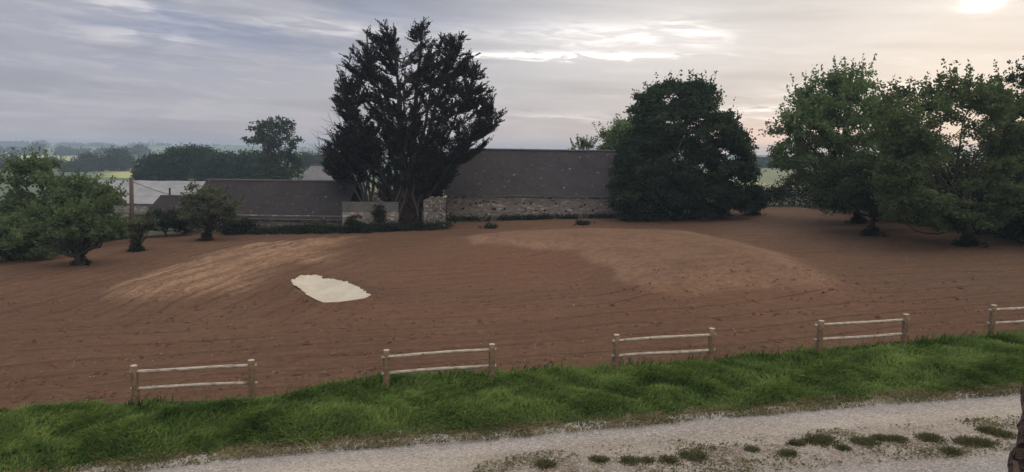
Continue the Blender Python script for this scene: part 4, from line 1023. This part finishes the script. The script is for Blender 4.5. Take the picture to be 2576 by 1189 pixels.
# --- far woods on the ridges (one mass each)
def woods(label, y_, segs, seed, size):
    r = np.random.default_rng(seed); C = []
    for (u0, u1, vt, h_) in segs:
        w_ = u1 - u0; nb = max(3, int(w_ / (h_ * 1.1)))
        for _ in range(nb):
            u = r.uniform(u0, u1); e = 1 - ((u - (u0 + u1) / 2) / (w_ / 2)) ** 4 * .6; hh = h_ * e * r.uniform(.55, 1.05)
            for k in range(26):
                d = unit(r.normal(size=3)[None])[0]; c_ = P(u + d[0] * hh * .9, vt + h_ - hh * .5 + d[2] * hh * .55, y_ * (1 + .02 * d[1] + .03 * r.normal())); C.append(c_)
    C = np.array(C); V, F, ti = clusters(C, r, 9, size, size * .9, size * .7, .2, .7)
    tag(mk('distant_woods', V, F, M['far_leaf'], attrs={'tint': ti}), label, 'woods', kind='stuff')
woods('misty line of woods beyond the crop field at far left', 1100, [(-40, 60, 369, 20), (60, 118, 366, 24), (120, 190, 374, 14), (165, 215, 372, 16), (215, 345, 376, 10), (-60, 20, 378, 24), (345, 360, 374, 12), (180, 350, 404, 10)], 201, 5)
woods('pale blue wooded ridge along the left horizon', 2300, [(-60, 90, 361, 14), (30, 180, 358, 14), (170, 320, 364, 12), (300, 430, 363, 14), (400, 620, 369, 12), (600, 860, 374, 12), (-60, 400, 372, 8)], 203, 9)
woods('low hedgerows crossing the far fields at right', 420, [(1880, 1990, 436, 8), (1960, 2060, 452, 7), (2080, 2300, 440, 10), (1850, 2300, 405, 8)], 205, 2.5)
print('trees done')

# ------------------------------------------------------------------ bare saplings with brush mounds
def bare_sapling(u, v, label, seed, sz, hgt):
    r = np.random.default_rng(seed); b = Gp(u, v, H); b[2] = float(H(b[0], b[1])); root = empty('bare_sapling', b, label, 'sapling', 'bare saplings planted in the soil')
    mb = MB()
    for k in range(6):
        t_ = b + np.array([r.normal() * hgt * .55, r.normal() * hgt * .3, hgt * r.uniform(.6, 1.0)]); p = limb(mb, b + (0, 0, -.1), t_, .030, .012, r, .3, 7, 5)
        for _ in range(3): j = r.integers(2, 6); limb(mb, p[j], p[j] + np.array([r.normal() * .35, r.normal() * .3, r.uniform(.1, .5)]), .012, .006, r, .2, 4, 4)
    wpart(mb, 'stems', M['sapling'], root)
    n = 80; C_ = b + r.normal(size=(n, 3)) * np.array([.32 * sz, .3 * sz, .09]) + (0, 0, .13)
    V, F, ti = clusters(C_, r, 14, .16, .16, .05, .5, .6); mk('weeds', V - b, F, M['under_leaf'], root, attrs={'tint': ti})
bare_sapling(1232, 575, 'bare forked sapling in a dark weed patch below the barn wall, the left one', 301, 1.0, 1.6)
bare_sapling(1465, 566, 'bare sapling in a tight dark weed mound below the barn wall, the right one', 302, .9, 1.3)
for k, (u, v, s_, lab) in enumerate([(2158, 563, 1.0, 'dark weed tuft round the foot of the rearmost right trunk'), (2193, 594, .9, 'dark weed tuft round the foot of the slim right trunk'), (2434, 618, 1.1, 'dark weed tuft round the trunk of the broad dark tree'),
                                  (206, 668, .6, 'weed tuft round the ivy-covered orchard trunk'), (345, 633, .7, 'weed tuft under the vase-shaped fruit tree'), (520, 606, .7, 'dark weed tuft under the pale-green tree'), (1893, 542, .9, 'dark weed tuft under the cone-shaped bush')]):
    r = np.random.default_rng(310 + k); b = Gp(u, v, H); n = 110
    hh = r.uniform(0, 1, n) ** 2 * .8; C_ = np.stack([b[0] + r.normal(size=n) * .40 * s_ * (1 - hh), b[1] + r.normal(size=n) * .35 * s_ * (1 - hh), b[2] + .05 + hh * .8], 1)
    V, F, ti = clusters(C_, r, 14, .16, .17, .06, .6, .7); root = empty('weed_tuft', b, lab, 'weeds', 'weed tufts round the trunks'); mk('leaves', V - b, F, M['under_leaf'], root, attrs={'tint': ti})

# ------------------------------------------------------------------ grass on the verge
r = np.random.default_rng(401)
def blades(n, hmin, hmax, mat, name, label, mask, w0=.012, xr=(-21, 29), yr=(13.5, 29.5), lean=.5, kind='stuff', zoff=.0, clump=True, hfun=None):
    x = r.uniform(*xr, n); y = r.uniform(*yr, n); k = mask(x, y); x, y = x[k], y[k]; n = len(x)
    hf = sm((polysd(x, y, VERGE)) / 1.1)
    z = H(x, y) + .02 + zoff
    if zoff == 0: z += hf * (.12 + .13 * wob(x, y, 1.6, 1) + .07 * wob(x, y, 4.2, 2)) - .02
    cl = .5 + .5 * wob(x, y, 2.6, 7)
    h = r.uniform(hmin, hmax, n) * (.45 + .9 * cl if clump else 1.)
    if hfun is not None: h = h * hfun(x, y)
    ang = 2.2 * wob(x, y, 1.4, 9) + r.normal(size=n) * .9
    ld = np.stack([np.cos(ang), np.sin(ang), np.zeros(n)], 1); ln = (lean * (.3 + r.uniform(0, 1, n)))[:, None]
    sd_ = r.uniform(0, 2 * math.pi, n); side = np.stack([np.cos(sd_), np.sin(sd_), np.zeros(n)], 1)
    b = np.stack([x, y, z], 1); H_ = h[:, None]; w_ = (w0 * r.uniform(.7, 1.6, n))[:, None]
    m1 = b + ld * H_ * ln * .35 + np.array([0, 0, 1.]) * H_ * .55; tp = b + ld * H_ * ln * 1.1 + np.array([0, 0, 1.]) * H_ * (1 - .35 * ln)
    V = np.stack([b - side * w_, b + side * w_, m1 + side * w_ * .8, m1 - side * w_ * .8, tp + side * w_ * .15, tp - side * w_ * .15], 1).reshape(-1, 3)
    i = np.arange(n)[:, None] * 6; F = np.vstack([i + np.array([0, 1, 2, 3]), i + np.array([3, 2, 4, 5])])
    ti = np.clip(.45 + .34 * wob(x, y, .9, 4) + .50 * wob(x, y, 3.1, 8) + r.normal(size=n) * .18, 0, 1)
    return tag(mk(name, V, F, M[mat], attrs={'tint': np.repeat(ti, 6)}), label, 'grass', kind=kind)
EDGE = poly_w([(-60, 1225), (180, 1192), (700, 1134), (1240, 1094), (1760, 1047), (2130, 1016), (2720, 972)])
def hf(x, y):
    d = linesd(x, y, EDGE); return .45 + .55 * sm((d - .1) / 1.3)
blades(560000, .10, .32, 'grass', 'verge_grass', 'long rough green grass on the verge between fence and gravel track', lambda x, y: (polysd(x, y, VERGE) + .25 * wob(x, y, 3.3, 2) > .12) & (r.uniform(0, 1, len(x)) < .6 + .4 * sm(linesd(x, y, EDGE) / .5)), .014, hfun=hf, lean=.9)
FL = np.array([Gp(345, 1030)[:2], Gp(2690, 843)[:2]])
blades(110000, .22, .48, 'nettle', 'tall_grass', 'taller darker grass and nettles around the fence posts', lambda x, y: (linesd(x, y, FL) < .55) & (polysd(x, y, VERGE) > -.1) & (wob(x, y, .9, 3) + .7 * wob(x, y, 2.2, 5) + .35 * r.normal(size=len(x)) > .35), .012, lean=.6)
blades(300000, .02, .06, 'weed', 'track_weeds', 'patchy short weeds along the crown and edge of the gravel track',
       lambda x, y: ((linesd(x, y, WEEDLINE) < .95) & (wob(x, y, 1.5, 2) + .6 * wob(x, y, 3.7, 4) + .45 * r.normal(size=len(x)) > .30)) | ((linesd(x, y, EDGE) < .40) & (wob(x, y, 2.5, 6) + r.normal(size=len(x)) * .6 > .0)), .018, yr=(13, 27), zoff=.02, clump=False, lean=1.3)
blades(26000, .40, .75, 'grass', 'grass_wisps', 'thin tall grass stalks under the fence rails and along the soil edge', lambda x, y: (linesd(x, y, FL) < .35) & (wob(x, y, 1.9, 13) + .5 * r.normal(size=len(x)) > .2), .006, lean=.35, clump=False)
blades(420000, .03, .11, 'dry', 'dry_grass', 'brown dead grass fringe between the green verge and the gravel', lambda x, y: (linesd(x, y, EDGE) < .42) & (wob(x, y, 2.1, 15) + .5 * wob(x, y, 5.2, 3) + .5 * r.normal(size=len(x)) > -.1), .014, lean=1.2, clump=False, zoff=.03)
# broad leaves scattered in the verge
n = 500; x = r.uniform(-20, 28, n); y = r.uniform(14, 29, n); k = (polysd(x, y, VERGE) > .5) & (wob(x, y, 1.3, 12) > .25); x, y = x[k], y[k]
C_ = np.stack([x, y, H(x, y) + .2], 1); V, F, ti = clusters(C_, r, 12, .22, .17, .075, .35, .5)
tag(mk('broad_leaved_weeds', V, F, M['nettle'], attrs={'tint': ti}), 'dock and other broad-leaved weeds among the verge grass', 'weeds', kind='stuff')

ORD = 'first second third fourth fifth sixth seventh eighth ninth tenth eleventh twelfth thirteenth fourteenth fifteenth sixteenth seventeenth eighteenth nineteenth twentieth'.split()
for k, (u, v, sz) in enumerate(sorted([(1506, 1167, 1), (1584, 1167, 1), (1630, 1167, .8), (1682, 1167, 1.1), (1745, 1157, 1.5), (2004, 1124, .9), (2067, 1118, 1.7), (1980, 1149, .9), (2174, 1121, 1.4), (2218, 1111, 1.0),
                              (2257, 1114, 1.0), (2338, 1111, 1.3), (2392, 1143, .8), (2430, 1118, 1.2), (2470, 1121, 1.0), (2489, 1092, 1.2), (2523, 1101, 1.1), (1372, 1180, 1.2), (1890, 1140, .7), (2120, 1135, .7)])):
    q = Gp(u, v); n = int(420 * sz); x = q[0] + r.normal(size=n) * .125 * sz; y = q[1] + r.normal(size=n) * .11 * sz; d_ = np.hypot((x - q[0]) / (.125 * sz), (y - q[1]) / (.11 * sz))
    h_ = (.13 * np.exp(-(d_ / 2) ** 2) + .02) * r.uniform(.5, 1.2, n) * (.8 + .3 * sz); b_ = np.stack([x, y, H0(x, y) + .03], 1)
    an = r.uniform(0, 6.28, n); ax = np.stack([np.cos(an) * .7, np.sin(an) * .7, np.full(n, .8)], 1)
    V, F, ti = leaves(b_ + unit(ax) * h_[:, None] * .45, ax, h_ * 1.2, .028, r, np.clip(r.normal(.35, .25, n), 0, 1))
    root = empty('weed_clump', (q[0], q[1], q[2]), ('broad' if sz > 1.15 else 'small' if sz < .95 else 'middling') + ' dark-green weed clump on the gravel track, ' + ORD[k] + ' from the left', 'weeds', 'weed clumps on the gravel track')
    mk('leaves', V - np.array([q[0], q[1], q[2]]), F, M['clump'], root, attrs={'tint': ti})

# ------------------------------------------------------------------ loose stones and clods
def pebbles(name, label, x, y, s, mat, zf):
    n = len(x); base = np.array([[1, 0, 0], [0, 1, 0], [-1, 0, 0], [0, -1, 0], [0, 0, .8], [0, 0, -.4]], float)
    F0 = np.array([[0, 1, 4], [1, 2, 4], [2, 3, 4], [3, 0, 4], [1, 0, 5], [2, 1, 5], [3, 2, 5], [0, 3, 5]])
    rot = r.uniform(0, 6.3, n); c_, s_ = np.cos(rot), np.sin(rot)
    V = np.repeat(base[None], n, 0) * (1 + .3 * r.normal(size=(n, 6, 1))) * s[:, None, None]
    V = np.stack([V[..., 0] * c_[:, None] - V[..., 1] * s_[:, None] * .7, V[..., 0] * s_[:, None] + V[..., 1] * c_[:, None] * .7, V[..., 2] * .7], -1) + np.stack([x, y, zf(x, y)], 1)[:, None]
    F = (F0[None] + (np.arange(n) * 6)[:, None, None]).reshape(-1, 3)
    tag(mk(name, V.reshape(-1, 3), F, M[mat]), label, 'stones', kind='stuff')
n = 26000; x = r.uniform(-16, 24, n); y = r.uniform(12, 26, n); k = (polysd(x, y, VERGE) < .3) & (FN[0] * x + FN[1] * y < edge + 1.2) & ((wob(x, y, .9, 3) > -.3) | (r.uniform(0, 1, n) < .3)); x, y = x[k], y[k]
pebbles('loose_stones', 'loose pale stones scattered over the gravel track', x, y, r.uniform(.008, .022, len(x)) * r.uniform(.6, 1.6, len(x)), 'stone', lambda x, y: H0(x, y) + .02)
n = 22000; x = r.uniform(-42, 52, n); y = 20 + r.uniform(0, 1, n) ** 1.6 * 50; k = (polysd(x, y, FIELD) > .4) & (polysd(x, y, PIT) < -.2); x, y = x[k], y[k]
pebbles('soil_clods', 'small dark clods lying on the tilled soil', x, y, r.uniform(.015, .05, len(x)) * r.uniform(.5, 1.6, len(x)) * (1 + .8 * (y < 36)), 'clod', H)
n = 1800; x = r.uniform(-30, 40, n); y = 20 + r.uniform(0, 1, n) ** 1.3 * 40; k = (polysd(x, y, FIELD) > .4) & (polysd(x, y, PIT) < -.2); x, y = x[k], y[k]
pebbles('field_stones', 'pale pebbles dotted over the tilled soil', x, y, r.uniform(.012, .03, len(x)), 'stone', H)

# ------------------------------------------------------------------ haze
m, g = newmat('haze_air')
pv = g.n('ShaderNodeVolumePrincipled'); pv.inputs['Color'].default_value = (.58, .74, .90, 1); pv.inputs['Density'].default_value = .00044; pv.inputs['Anisotropy'].default_value = 0.0
o = g.n('ShaderNodeOutputMaterial'); g.lk(pv.outputs[0], o.inputs['Volume'])
mb = MB(); mb.box((-2450, -60, -14), (2450, 2750, 26)); hz = mb.build('haze', m); tag(hz, kind='stuff')
print('done')
